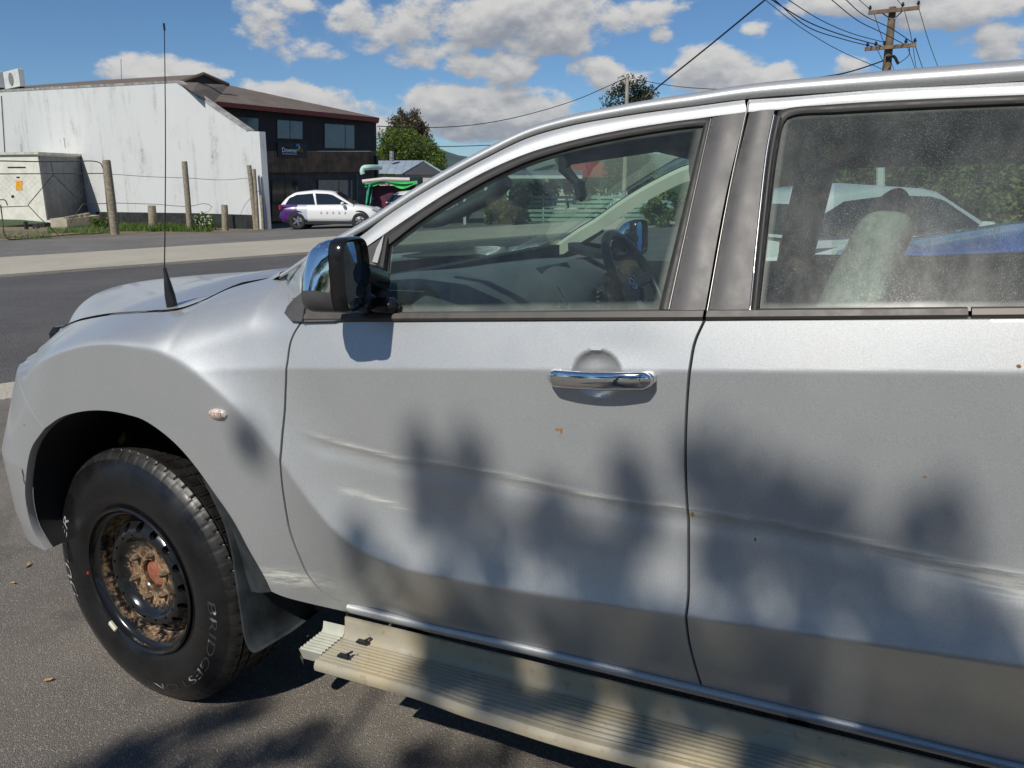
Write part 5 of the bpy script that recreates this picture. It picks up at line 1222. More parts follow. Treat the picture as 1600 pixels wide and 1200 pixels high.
for k in range(26):
    for s_ in (0, 1):
        x0 = -40 + k * 9; a, b2 = (x0, 274), (x0 + 45 * (1 if s_ else -1), 319)
        if s_ == 0: a, b2 = (x0, 274), (x0 - 45, 319)
        clipx = lambda p: p
        if min(a[0], b2[0]) < -50 or max(a[0], b2[0]) > 160: continue
        mb.tube([onGt(*a), onGt(*b2)], .0018, 4, cap=False)
struct(mb.build('chain_mesh', galv, gate, smooth=0), 'stuff')

# ------------------------------------------------------------------ cars
def car(root, L=4.35, H=1.62, Wd=1.78, col=None, mats=None, suv=True):
    """x forwards, y left, z up; origin on the ground at mid length"""
    bm_ = mats['body']; hl = L / 2
    # side outline: lower body and cabin as lofted half sections
    xs = np.linspace(-hl, hl, 46); rows = []
    zt = np.interp(xs / hl, [-1, -.97, -.90, -.5, .12, .46, .60, .85, .95, 1], [.60, .78, .98, 1.0, 1.0, .985, .955, .86, .74, .52]) * H / 1.62
    zb = np.interp(xs / hl, [-1, -.9, .9, 1], [.42, .26, .24, .38])
    hw = np.interp(xs / hl, [-1, -.92, -.7, 0, .6, .86, .96, 1], [.70, .90, .98, 1, .99, .93, .82, .62]) * Wd / 2
    for x, a, b2, w_ in zip(xs, zb, zt, hw):
        pr = [(0, a), (w_ * .82, a), (w_ * .97, a + .10), (w_, a + .3 * (b2 - a)), (w_ * .985, a + .62 * (b2 - a)), (w_ * .95, b2 - .06), (w_ * .86, b2), (w_ * .5, b2 + .035), (0, b2 + .045)]
        rows.append([(x, y, z) for y, z in pr] + [(x, -y, z) for y, z in pr[::-1][1:-1]])
    mb = MB(); A = np.array(rows); mb.grid(A, cv=True); k = A.shape[1]; mb.f.append(tuple(range(k))); mb.f.append(tuple(range(len(mb.v) - k, len(mb.v)))); mb.mi += [0, 0]
    body = mb.build('body', bm_, root, smooth=50)
    cx = np.linspace(-hl * .93, hl * .50, 30); rows = []
    ct = np.interp(cx / hl, [-.93, -.82, -.66, -.3, 0, .12, .50], [1.02, 1.32, 1.52, 1.60, 1.57, 1.52, 1.02]) * H / 1.62
    for x, z in zip(cx, ct):
        w0 = Wd / 2 * .93; zb2 = .97 * H / 1.62; u = (z - zb2) / (.63 * H / 1.62); w1 = w0 * (1 - .22 * u)
        pr = [(w0, zb2 - .05), (w0 * .4 + w1 * .6, zb2 * .4 + z * .6), (w1, z - .05 * u), (w1 * .9, z), (0, z + .03 * u)]
        rows.append([(x, y, zz) for y, zz in pr] + [(x, -y, zz) for y, zz in pr[::-1][1:]])
    mb = MB(); mb.grid(np.array(rows)); mb.build('cabin', bm_, root, smooth=40)
    def side_y(z, off=.012):
        zb2 = .97 * H / 1.62; u = (z - zb2) / (.63 * H / 1.62); return Wd / 2 * .93 * (1 - .22 * u) + off
    for sg_ in (1, -1):
        for poly in ([(-.84, 1.04), (-.76, 1.30), (-.62, 1.43), (-.30, 1.49), (-.26, 1.04)], [(-.22, 1.04), (-.25, 1.49), (0, 1.47), (.10, 1.42), (.40, 1.05)]):
            P_ = [(px_ * hl, sg_ * side_y(z * H / 1.62, .02), z * H / 1.62) for px_, z in poly]; mb = MB(); mb.prism(P_, (0, -sg_ * .012, 0)); mb.build('side_window', mats['glass'], root, smooth=0)
        # lamps, mirror
        mb = MB(); mb.box((hl * .90, sg_ * Wd * .36, .80 * H / 1.62), (.30, .26, .13), Euler((0, R(18), -sg_ * R(28))).to_matrix(), bev=.04); mb.build('headlight', mats['lamp'], root)
        mb = MB(); mb.box((-hl * .955, sg_ * Wd * .40, .90 * H / 1.62), (.12, .22, .22), bev=.04); mb.build('tail_light', mats['tail'], root)
        mb = MB(); mb.box((hl * .30, sg_ * (Wd / 2 + .09), 1.07 * H / 1.62), (.14, .20, .15), bev=.05); mb.build('mirror', bm_, root)
        for xw in (hl * .62, -hl * .62):
            w_ = bpy.data.objects.new('wheel', None); COL.objects.link(w_); w_.parent = root; w_.location = (xw, sg_ * (Wd / 2 - .02), .345)
            mb = MB(); mb.lathe([(.20, .02), (.24, .035), (.32, .03), (.345, .0), (.345, -.19), (.30, -.21)], (0, 0, 0), (0, sg_, 0), (1, 0, 0), 32); mb.build('tyre', mats['tyre'], w_)
            mb = MB(); mb.lathe([(.0, .02), (.05, .02), (.06, .0), (.205, -.02), (.22, .02)], (0, 0, 0), (0, sg_, 0), (1, 0, 0), 32); mb.build('rim', frame_dark, w_)
            mb = MB()
            for q in range(5):
                a = 2 * math.pi * q / 5; mb.bar((0, sg_ * .018, 0), (math.cos(a) * .21, sg_ * .012, math.sin(a) * .21), .02, .06, up=(-math.sin(a), 0, math.cos(a)))
            mb.build('spokes', mats['alloy'], w_, smooth=0)
            mb = MB(); mb.lathe([(.34, .004), (.40, .012), (.43, .004)], (xw, sg_ * (Wd / 2 - .035), .36), (0, sg_, 0), (1, 0, 0), 24, 0, math.pi if sg_ < 0 else math.pi); mb.build('arch_trim', frame_dark, root)
            mb = MB(); mb.lathe([(.0, .006), (.39, .006)], (xw, sg_ * (Wd / 2 - .055), .36), (0, sg_, 0), (1, 0, 0), 24); mb.build('wheel_well', dark, root)
    # windscreen, back window
    for poly in ([(.47, 1.05), (.14, 1.50)], [(-.915, 1.06), (-.80, 1.36)]):
        (xa, za), (xb_, zb_) = [(a * hl, z * H / 1.62) for a, z in poly]; o_ = .03 if xa > 0 else -.03
        mb = MB(); mb.prism([(xa + o_, -side_y(za, -.05), za + .03), (xa + o_, side_y(za, -.05), za + .03), (xb_ + o_, side_y(zb_, -.06), zb_ + .03), (xb_ + o_, -side_y(zb_, -.06), zb_ + .03)], (0, 0, -.01)); mb.build('windscreen', mats['glass'], root, smooth=0)
    mb = MB(); mb.box((hl * .985, 0, .56 * H / 1.62), (.08, Wd * .62, .20), bev=.03); mb.build('grille', frame_dark, root)
    mb = MB(); mb.box((0, 0, .255), (L * .72, Wd * .99, .09)); mb.build('sill_trim', frame_dark, root, smooth=0)
    return body
CM = dict(glass=pmat('car_glass', (.015, .02, .025), .05, spec=.8), lamp=pmat('car_lamp', (.6, .62, .65), .12, .3, coat=1), tail=pmat('car_tail', (.35, .01, .01), .25, coat=1), tyre=pmat('car_tyre', (.02, .02, .02), .75), alloy=pmat('alloy', (.5, .5, .5), .3, .9))
# white paint with a purple tail wrap darkened for shade, and grey shade painted ahead of it
wrap = bpy.data.materials.new('white_purple_wrap_shade'); wrap.use_nodes = True; t = NT(wrap.node_tree); b = wrap.node_tree.nodes['Principled BSDF']
xx = t.node('ShaderNodeSeparateXYZ', {0: t.node('ShaderNodeTexCoord').outputs['Object']}); X_, Z_ = xx.outputs[0], xx.outputs[2]
e = t.m('ADD', X_, t.m('MULTIPLY', t.m('SINE', t.m('MULTIPLY', Z_, 9.0)), .06))
c = t.mix(t.ramp(e, -1.30, -1.28), (.065, .01, .145), (.50, .53, .60)); c = t.mix(t.ramp(X_, -.92, -.90), c, (.80, .80, .78)); c = t.mix(t.ramp(Z_, 1.02, 1.06), c, (.80, .80, .78)); t.l.new(c, b.inputs['Base Color']); b.inputs['Roughness'].default_value = .3; b.inputs['Coat Weight'].default_value = .5
suv = empty('white_suv', 'white SUV with a purple tail parked by the brick wall', 'car'); pb = G(520, 356); fwd = hdir(2350); suv.location = pb
suv.rotation_euler = (0, 0, math.atan2(fwd[1], fwd[0]) - R(38)); car(suv, mats=dict(CM, body=wrap), H=1.64)
# faint pink letters along its doors
for q in range(5):
    mb = MB(); mb.box((-.32 + q * .26, -.905, .72), (.07, .006, .10)); mb.build('door_letter', pmat('pink_mark', (.78, .66, .65), .5), suv, smooth=0)
whitep = pmat('car_white', (.78, .78, .76), .3, coat=.6)
c2 = empty('white_hatchback', 'white car with red tail light beside the green tarpaulin', 'car'); c2.location = AT(672, 322, 38); c2.location.z = float(gz(c2.location.x)); f2 = hdir(2000); c2.rotation_euler = (0, 0, math.atan2(f2[1], f2[0])); car(c2, 4.2, 1.55, 1.75, mats=dict(CM, body=whitep))
c3 = empty('white_estate_car', 'white car seen through the rear side windows of the truck', 'car'); p3 = AT(1365, 330, 10.5); c3.location = (p3[0], p3[1], float(gz(p3[0]))); f3 = hdir(3200); c3.rotation_euler = (0, 0, math.atan2(f3[1], f3[0])); car(c3, 4.4, 1.40, 1.78, mats=dict(CM, body=whitep))
bluep = pmat('car_blue', (.015, .085, .36), .25, coat=.8)
c4 = empty('blue_car', 'bright blue car parked close beside the far side of the truck', 'car'); c4.location = (2.15, 3.75, float(gz(2.15))); c4.rotation_euler = (0, -INCL, R(180)); car(c4, 5.2, 1.95, 1.82, mats=dict(CM, body=bluep))

# ------------------------------------------------------------------ house, tarpaulins, yard across the road
def on_d(d_): return lambda px, py: AT(px, py, d_)
D1 = 56.0; hs_ = empty('grey_roof_house', 'low house with pale blue-grey metal roof and dark gable', 'house', tuple(AT(640, 300, D1))); h0 = AT(640, 300, D1); h0[2] = float(gz(h0[0])); hs_.location = h0
q = lambda px, py, d_=D1: AT(px, py, d_) - h0
blue_roof = stripes('blue_grey_roof', (.30, .36, .42), (.22, .27, .32), RIGHT, .5, .08, .45, .1)
mb = MB(); mb.add([q(580, 271), q(627, 272), q(663, 250.5, D1 + 3), q(584, 251, D1 + 3)], [(0, 1, 2, 3)]); mb.add([q(663, 250.5, D1 + 3), q(627, 272), q(627, 273.5), q(663, 252.5, D1 + 3)], [(0, 1, 2, 3)]); mb.add([q(663, 250.5, D1 + 3), q(698, 272), q(697, 274), q(663, 253, D1 + 2.9)], [(0, 1, 2, 3)]); mb.build('roof', blue_roof, hs_, smooth=0)
mb = MB(); mb.prism([q(629, 273, D1 + .4), q(663, 253, D1 + 1.0), q(694, 273, D1 + .4)], HEAD * .2); mb.build('gable', pmat('gable_dark', (.03, .036, .045), .7), hs_, smooth=0)
mb = MB(); mb.prism([q(578, 274, D1 + .6), q(700, 273, D1 + .6), q(700, 325, D1 + .6), q(578, 325, D1 + .6)], HEAD * .3); mb.build('wall', pmat('house_white', (.60, .58, .50), .8, var=.15, vscale=.6), hs_, smooth=0)
mb = MB(); mb.tube([q(612, 252, D1 + 2), q(612, 236, D1 + 2)], .16, 8); mb.build('flue', galv, hs_); mb = MB(); mb.prism([q(640, 277, D1 + .5), q(660, 277, D1 + .5), q(660, 290, D1 + .5), q(640, 290, D1 + .5)], HEAD * .05); mb.build('window', dark_win, hs_, smooth=0)
D2 = 41.0; tent = empty('tarpaulin_shelter', 'bright green tarpaulin stretched over a frame behind the parked cars', 'shelter'); t0 = AT(608, 310, D2); t0[2] = float(gz(t0[0])); tent.location = t0; q2 = lambda px, py, d_=D2: AT(px, py, d_) - t0
green = pmat('green_tarp', (.06, .50, .10), .5, var=.25, vscale=2); 
rows = []
for u in np.linspace(0, 1, 24):
    px = 570 + u * 82; y_ = 284 - 2.5 * math.sin(u * 7) - 3 * math.sin(u * math.pi); rows.append([q2(px, y_, D2 + 1.2), q2(px, y_ + 3, D2 + .3), q2(px, y_ + 8 + 3 * math.sin(u * 11), D2)])
mb = MB(); mb.grid(np.array(rows)); mb.build('canopy', green, tent, smooth=60)
mb = MB(); mb.grid(np.array([[q2(574 + u * 8 - v * 3, 288 + v * 32, D2 - .1 + .2 * math.sin(u * 9 + v * 3)) for u in np.linspace(0, 1, 8)] for v in np.linspace(0, 1, 12)])); mb.build('side_curtain', pmat('teal_tarp', (.06, .36, .24), .5, var=.4, vscale=3), tent, smooth=60)
mb = MB(); mb.prism([q2(582, 290, D2 + .4), q2(650, 290, D2 + .4), q2(650, 330, D2 + .4), q2(582, 330, D2 + .4)], HEAD * .05); mb.build('shade_cloth', pmat('maroon_cloth', (.10, .03, .05), .9, var=.5, vscale=1.5), tent, smooth=0)
mb = MB(); mb.tube([q2(566, 284, D2), q2(600, 280, D2), q2(640, 281, D2)], .10, 8); mb.build('front_beam', pmat('beam_white', (.62, .58, .52), .6), tent)
post(605, 283, 607, 344, 7, 'grey timber post in front of the green tarpaulin'); 
pipe = MB(); pp = [AT(567, 272, 36), AT(566, 268, 36), AT(568, 262.5, 36), AT(575, 261.5, 36), AT(595, 261.5, 36.5)]; pipe.tube(crv(pp, 20), .11, 10); o_ = pipe.build('roof_pipe', pmat('pale_green_pipe', (.42, .62, .56), .4, var=.2, vscale=1)); tag(o_, 'bent pale green pipe projecting from the corner of the dark building', 'pipe')
# yard behind the far footpath, seen through the truck's windows
def box_w(mb, px0, py0, px1, py1, d_, th): mb.prism([AT(px0, py0, d_), AT(px1, py0, d_), AT(px1, py1, d_), AT(px0, py1, d_)], HEAD * th)
cp = empty('carport', 'white post carport frame across the road, seen through the truck window', 'carport'); wp_ = pmat('white_post', (.72, .74, .70), .6)
for px in (759, 794, 700, 726): mb = MB(); box_w(mb, px - 2, 277, px + 2, 351, 36, .18); mb.build('post', wp_, cp, smooth=0)
mb = MB(); box_w(mb, 690, 274, 910, 279, 36, .2); mb.build('beam', wp_, cp, smooth=0)
mb = MB(); mb.prism([AT(690, 274, 36), AT(910, 274, 36), AT(910, 268, 42), AT(690, 268, 42)], UP * .06); mb.build('roof_sheet', galv, cp, smooth=0)
rh = empty('red_roof_house', 'house with red roof seen through the truck window', 'house'); mb = MB(); mb.add([AT(850, 278, 50), AT(985, 275, 50), AT(940, 252, 55), AT(895, 252, 55)], [(0, 1, 2, 3)]); mb.build('roof', pmat('red_roof', (.40, .075, .05), .6, var=.15, vscale=.8), rh, smooth=0); mb = MB(); box_w(mb, 856, 277, 980, 345, 50.6, 4); mb.build('wall', pmat('house_cream', (.62, .62, .55), .8), rh, smooth=0)
for px in (880, 915, 950): mb = MB(); box_w(mb, px, 284, px + 14, 300, 50.4, .1); mb.build('window', dark_win, rh, smooth=0)
fn = empty('board_fence', 'pale green board fence across the road, seen through the truck window', 'fence'); bm0 = None
for k in range(40):
    for r_i in range(6):
        px = 812 + k * 7.2; 
        if r_i == 0 and k % 5 == 0: mb = MB(); box_w(mb, px, 303, px + 1.6, 350, 37.0, .1); mb.build('fence_post', wp_, fn, smooth=0)
for r_i in range(6): mb = MB(); box_w(mb, 812, 306 + r_i * 7, 1100, 310.5 + r_i * 7, 37.1, .03); mb.build('fence_board', pmat('green_board', (.22, .34, .26), .8, var=.2, vscale=1), fn, smooth=0)
pv_ = MB(); pv_.tube([AT(1376, 225, 22), AT(1376, 330, 22)], .10, 10); tag(pv_.build('white_pole', wp_), 'pale round pole seen through the rear side window of the truck', 'pole')
# ------------------------------------------------------------------ trees, grass, hills
def leaf_mat(name, c0, c1, c2, rough=.6):
    m = bpy.data.materials.new(name); m.use_nodes = True; t = NT(m.node_tree); m.node_tree.nodes.clear(); out = t.node('ShaderNodeOutputMaterial')
    at = t.node('ShaderNodeAttribute', attribute_name='tone').outputs['Fac']
    c = t.mix(t.ramp(at, 0, .5, smooth=False), c0, c1); c = t.mix(t.ramp(at, .5, 1, smooth=False), c, c2)
    d = t.node('ShaderNodeBsdfPrincipled', {'Base Color': c, 'Roughness': rough}); tr = t.node('ShaderNodeBsdfTranslucent', {'Color': c})
    t.l.new(t.node('ShaderNodeMixShader', {0: .3, 1: d.outputs[0], 2: tr.outputs[0]}).outputs[0], out.inputs[0]); MATS[name] = m; return m
def leaves(centres, radii, per, size, aspect=.55, squash=1.0):
    """leaf-sized faces filling clumps: returns vertices, faces and a tone for each face"""
    C = np.repeat(np.asarray(centres), per, 0); rr = np.repeat(np.asarray(radii), per); n = len(C)
    d = rng.normal(size=(n, 3)); d /= np.linalg.norm(d, axis=1)[:, None]; P_ = C + d * (rr * rng.random(n) ** .45)[:, None] * [1, 1, squash]
    u = rng.normal(size=(n, 3)); u /= np.linalg.norm(u, axis=1)[:, None]; v = np.cross(u, rng.normal(size=(n, 3))); v /= np.linalg.norm(v, axis=1)[:, None]
    s_ = size * rng.uniform(.6, 1.3, n)[:, None]; u = u * s_; v = v * s_ * aspect
    V = np.stack([P_ - u, P_ - v * .9 + u * .1, P_ + u, P_ + v * .9 + u * .1], 1).reshape(-1, 3); Fs = np.arange(n * 4).reshape(n, 4)
    tone = np.repeat(rng.random(len(centres)), per) * .55 + rng.random(n) * .45
    return V, Fs, tone
def leaf_mesh(name, V, Fs, tone, mat, parent):
    me = bpy.data.meshes.new(name); n = len(Fs); me.vertices.add(len(V)); me.vertices.foreach_set('co', np.asarray(V, np.float32).ravel())
    me.loops.add(n * 4); me.loops.foreach_set('vertex_index', np.asarray(Fs, np.int32).ravel()); me.polygons.add(n); me.polygons.foreach_set('loop_start', np.arange(0, n * 4, 4, dtype=np.int32)); me.polygons.foreach_set('loop_total', np.full(n, 4, np.int32))
    me.materials.append(mat); me.update(calc_edges=True)
    at = me.attributes.new('tone', 'FLOAT', 'FACE'); at.data.foreach_set('value', np.asarray(tone, np.float32))
    o = bpy.data.objects.new(name, me); COL.objects.link(o); o.parent = parent; return o
bark = pmat('bark', (.13, .10, .075), .9, var=.3, vscale=6, bump=.6, bscale=20)
L_green = leaf_mat('fresh_leaves', (.05, .10, .012), (.11, .17, .022), (.20, .25, .05)); L_dark = leaf_mat('dark_conifer', (.018, .03, .010), (.035, .05, .016), (.07, .08, .03)); L_brown = leaf_mat('bronze_foliage', (.05, .035, .015), (.10, .065, .025), (.12, .10, .04))
def limbs(base, top, r0, tips, parent):
    mb = MB(); ax = np.asarray(top) - base; mb.tube([base * 1.0, base + ax * .35 + [.05, 0, 0], base + ax * .7, base + ax], [r0, r0 * .75, r0 * .5, r0 * .15], 10)
    for tp in tips:
        k = rng.uniform(.3, .75); a = base + ax * k; mid = (a + tp) / 2 + [0, 0, .15 * np.linalg.norm(tp - a) * .4]; mb.tube(crv([a, mid, tp], 8), list(np.linspace(r0 * .35, r0 * .06, 8)), 6)
    return mb.build('trunk', bark, parent, smooth=60)
def px_tree(name, label, d_, base_px, outline, mat, n_cl, per, size, rcl, depth, group=None):
    """crown fills an outline of photo pixels at its distance, with real depth front to back"""
    b0 = AT(*base_px, d_); b0[2] = float(gz(b0[0])); root = empty(name, label, 'tree', tuple(b0), group=group)
    O = np.array(outline, float); cs = []
    def inside(p):
        c = False
        for i in range(len(O)):
            a, b_ = O[i], O[i - 1]
            if (a[1] > p[1]) != (b_[1] > p[1]) and p[0] < (b_[0] - a[0]) * (p[1] - a[1]) / (b_[1] - a[1]) + a[0]: c = not c
        return c
    while len(cs) < n_cl:
        p = np.array([rng.uniform(O[:, 0].min(), O[:, 0].max()), rng.uniform(O[:, 1].min(), O[:, 1].max())])
        if inside(p): cs.append(AT(p[0], p[1], d_ + rng.uniform(-1, 1) * depth) - b0)
    V, Fs, tone = leaves(cs, rng.uniform(.6, 1.2, n_cl) * rcl, per, size); leaf_mesh('crown', V, Fs, tone, mat, root)
    cs = np.array(cs); top = np.array([0, 0, cs[:, 2].max() * .85]); top[:2] = cs[:, :2].mean(0) * .5; limbs(np.zeros(3), top, max(.12, cs[:, 2].max() * .025), cs[rng.choice(n_cl, min(10, n_cl), False)], root); return root
px_tree('bronze_tree', 'tall bronze-brown tree rising behind the green one', 78, (645, 300), [(608, 250), (606, 205), (612, 190), (620, 180), (628, 172), (636, 178), (646, 174), (655, 182), (662, 198), (668, 212), (676, 225), (682, 250)], L_brown, 170, 90, .10, .55, 2.2)
px_tree('green_tree', 'broad bright green tree behind the low grey-roofed house', 70, (640, 300), [(580, 290), (586, 222), (592, 212), (600, 206), (612, 202), (630, 204), (650, 212), (672, 222), (684, 238), (692, 250), (693, 270), (690, 290)], L_green, 210, 110, .10, .7, 2.6)
px_tree('conifer_tree', 'dark conifer showing above the truck roof behind a thin pole', 46, (985, 300), [(945, 165), (948, 150), (962, 142), (970, 126), (977, 119), (990, 128), (1000, 122), (1008, 121), (1013, 135), (1020, 150), (1018, 300), (950, 300)], L_dark, 160, 80, .075, .42, 1.3)
# bushes and hedges of the yard behind the far footpath, seen through the windows
def bush(name, label, px0, px1, py_top, d_, mat, n_cl=40, per=40, size=.10, group='bushes across the road'):
    b0 = AT((px0 + px1) / 2, 345, d_); b0[2] = float(gz(b0[0])); root = empty(name, label, 'bush', tuple(b0), group=group); w_ = (px1 - px0) * d_ / F; h_ = AT(800, py_top, d_)[2] - b0[2]
    cs = [RIGHT * rng.uniform(-.5, .5) * w_ + HEAD * rng.uniform(-.4, .4) + UP * rng.uniform(.08, .9) * h_ for _ in range(n_cl)]
    V, Fs, tone = leaves(cs, [h_ * .16] * n_cl, per, size); leaf_mesh('foliage', V, Fs, tone, mat, root)
    mb = MB(); mb.tube([[0, 0, 0], [0, 0, h_ * .6]], [.06, .02], 6); mb.build('stem', bark, root)
bush('garden_bush', 'dark rounded bush between the white carport posts', 800, 822, 286, 34.5, L_dark)
bush('garden_bush', 'pale leafy bush behind the carport posts', 762, 792, 310, 35.5, L_green)
bush('garden_bush', 'bushy shrub at the end of the carport', 828, 868, 282, 39, L_green)
bush('garden_bush', 'tall bush behind the green board fence', 890, 950, 280, 41, L_dark)
bush('garden_hedge', 'green hedge seen through the back of the front side window', 1005, 1110, 296, 30, L_green, 70)
bush('garden_hedge', 'tall green hedge behind the white car, seen through the rear side window', 1330, 1500, 215, 24, L_green, 150, 60)
bush('garden_hedge', 'dark hedge seen through the rear window beside the door pillar', 1195, 1330, 240, 30, L_dark, 120, 60)
bush('garden_hedge', 'long hedge behind the blue car, seen through the dusty rear glass', 1500, 1680, 220, 24, L_green, 150, 60)
# grass along the foot of the white wall
grass_m = leaf_mat('grass_blades', (.05, .10, .012), (.09, .17, .02), (.17, .25, .05))
def grass(pts_px, n, h_, name, label=None):
    V = []; Fs = []; tone = []
    for _ in range(n):
        x = rng.uniform(*pts_px[0]); y_ = rng.uniform(*pts_px[1]); 
        if rng.random() < .35 and name == 'grass': continue
        p = G(x, y_); a = rng.uniform(0, 6.28); d_ = np.array([math.cos(a), math.sin(a), 0]); hh = h_ * rng.uniform(.4, 1.2); ln = np.array([rng.normal(), rng.normal(), 0]) * .35 * hh; o = len(V)
        V += [p - d_ * .018, p + d_ * .018, p + d_ * .010 + ln * .5 + UP * hh * .6, p + ln + UP * hh]; Fs.append((o, o + 1, o + 2, o + 3)); tone.append(rng.random())
    o = leaf_mesh(name, np.array(V), np.array(Fs), tone, grass_m, None); struct(o, 'stuff'); o['label'] = label; return o
grass(((185, 330), (354, 363)), 7000, .30, 'grass', 'bright green rough grass along the foot of the white wall'); grass(((75, 185), (354, 366)), 4500, .20, 'grass', 'green grass around the gate and the slab'); grass(((-30, 80), (362, 374)), 1800, .12, 'grass', 'thin dry grass under the generator box')
vg = MB(); vv = [G(-80, 379), G(60, 374), G(170, 368), G(330, 364), G(415, 361), G(415, 358.5), G(330, 357), G(170, 352), G(-80, 355)]; vg.add([p + [0, 0, .006] for p in vv], [tuple(range(len(vv)))]); struct(vg.build('verge', dirt, smooth=0))
b0 = G(318, 361); fl = empty('flowering_weed', 'leafy weed with white flowers by the tall fence post', 'weed', tuple(b0)); cs = [RIGHT * rng.uniform(-.55, .55) + UP * rng.uniform(.05, .75) + HEAD * rng.uniform(-.2, .2) for _ in range(30)]
V, Fs, tone = leaves(cs, [.14] * 30, 26, .05); leaf_mesh('foliage', V, Fs, tone, grass_m, fl); cs = [RIGHT * rng.uniform(-.5, .5) + UP * rng.uniform(.3, .8) - HEAD * .2 for _ in range(40)]; V, Fs, tone = leaves(cs, [.03] * 40, 5, .028, 1.0); leaf_mesh('blossom', V, Fs, tone, leaf_mat('petals', (.8, .8, .7), (.85, .85, .75), (.85, .82, .4)), fl)
b0 = G(158, 360); fl = empty('green_weed', 'dark green leafy weed growing against the concrete slab', 'weed', tuple(b0)); cs = [RIGHT * rng.uniform(-.5, .6) + UP * rng.uniform(.05, .65) for _ in range(26)]; V, Fs, tone = leaves(cs, [.15] * 26, 30, .06); leaf_mesh('foliage', V, Fs, tone, L_green, fl)
# hills on the horizon
def hill(pts, d_, mat, name):
    n = 120; az_ = np.linspace(-1.2, 1.4, n); rows = []
    hx = np.interp(az_, [p[0] for p in pts], [p[1] for p in pts])
    for a, h in zip(az_, hx):
        c = HEAD * math.cos(a) + RIGHT * math.sin(a); e = h * (1 + .18 * math.sin(a * 41) + .1 * math.sin(a * 97)); rows.append([CAM_W * [1, 1, 0] + c * d_ * k + UP * (d_ * math.tan(e) * f - 3) for k, f in ((.62, 0), (.78, .35), (.9, .75), (1, 1), (1.25, .5))])
    mb = MB(); mb.grid(np.array(rows)); struct(mb.build(name, mat, smooth=180))
hill_m = pmat('hill_bush', (.030, .065, .045), .9, var=.4, vscale=.004); hill_n = pmat('hill_pasture', (.075, .125, .04), .9, var=.35, vscale=.008)
hill([(-1.2, R(1.6)), (-.3, R(1.7)), (-.09, R(2.15)), (-.05, R(1.6)), (.0, R(1.9)), (.3, R(1.5)), (1.4, R(1.5))], 4200, hill_m, 'hills'); hill([(-1.2, R(.7)), (-.12, R(.8)), (-.07, R(1.0)), (0, R(.55)), (1.4, R(.6))], 2100, hill_n, 'hills')

# ------------------------------------------------------------------ poles and overhead lines
pole_m = pmat('pole_timber', (.17, .125, .08), .9, var=.3, vscale=5, bump=.5, bscale=30); arm_m = pmat('crossarm_timber', (.20, .13, .08), .85, var=.4, vscale=4); ins_m = pmat('insulator', (.02, .018, .018), .25); lm = pmat('line_black', (.010, .010, .011), .5)
DP = 30.0
b0 = AT(1386, 130, DP); b0[2] = float(gz(b0[0])); up_ = empty('power_pole', 'timber power pole with two crossarms rising beyond the truck roof', 'pole', tuple(b0)); q = lambda px, py, d_=DP: AT(px, py, d_) - b0
mb = MB(); tp = q(1395, 11); mb.tube([[0, 0, -.1], q(1385, 112), tp], [.17, .135, .105], 12); mb.build('shaft', pole_m, up_, smooth=50)
for (x0, y0, x1, y1), (ins) in (((1357, 20, 1437, 12), ((1359, 19), (1410, 14), (1434.5, 11.5))), ((1351, 77, 1432, 70), ((1355, 76), (1368, 75), (1381.5, 74), (1415, 71), (1429, 70)))):
    mb = MB(); mb.bar(q(x0, y0, DP - .2), q(x1, y1, DP - .2), .09, .11); mb.build('crossarm', arm_m, up_, smooth=0)
    for x, y in ins:
        c = q(x, y - 1, DP - .2); mb = MB(); mb.tube([c, c + UP * .05, c + UP * .07, c + UP * .12, c + UP * .13, c + UP * .17], [.02, .02, .05, .05, .03, .035], 8); mb.build('insulator', ins_m, up_)
mb = MB(); mb.tube([q(1379, 21, DP - .1), q(1392, 30, DP - .1)], .02, 5); mb.build('arm_brace', galv, up_); mb = MB(); mb.tube([q(1410, 17, DP - .1), q(1397, 30, DP - .1)], .02, 5); mb.build('arm_brace', galv, up_)
mb = MB(); mb.tube(crv([q(1384, 90, DP - .2), q(1396, 88, DP - .2), q(1402, 97, DP - .2), q(1404, 100, DP - .2)], 12), .05, 6); mb.build('cable_joint', ins_m, up_)
mb = MB(); mb.tube(crv([q(1421, 72, DP - .2), q(1420, 86, DP - .2), q(1406, 98, DP - .2)], 12), .012, 5); mb.build('lead_wire', ins_m, up_)
b0 = AT(980, 170, 38); b0[2] = float(gz(b0[0])); mb = MB(); mb.tube([[0, 0, -.1], AT(980.5, 119, 38) - b0], [.11, .075], 10); o_ = mb.build('thin_pole', pmat('pale_pole', (.36, .31, .24), .85, var=.2, vscale=4)); o_.location = b0; tag(o_, 'slender pale timber pole in front of the dark conifer', 'pole')
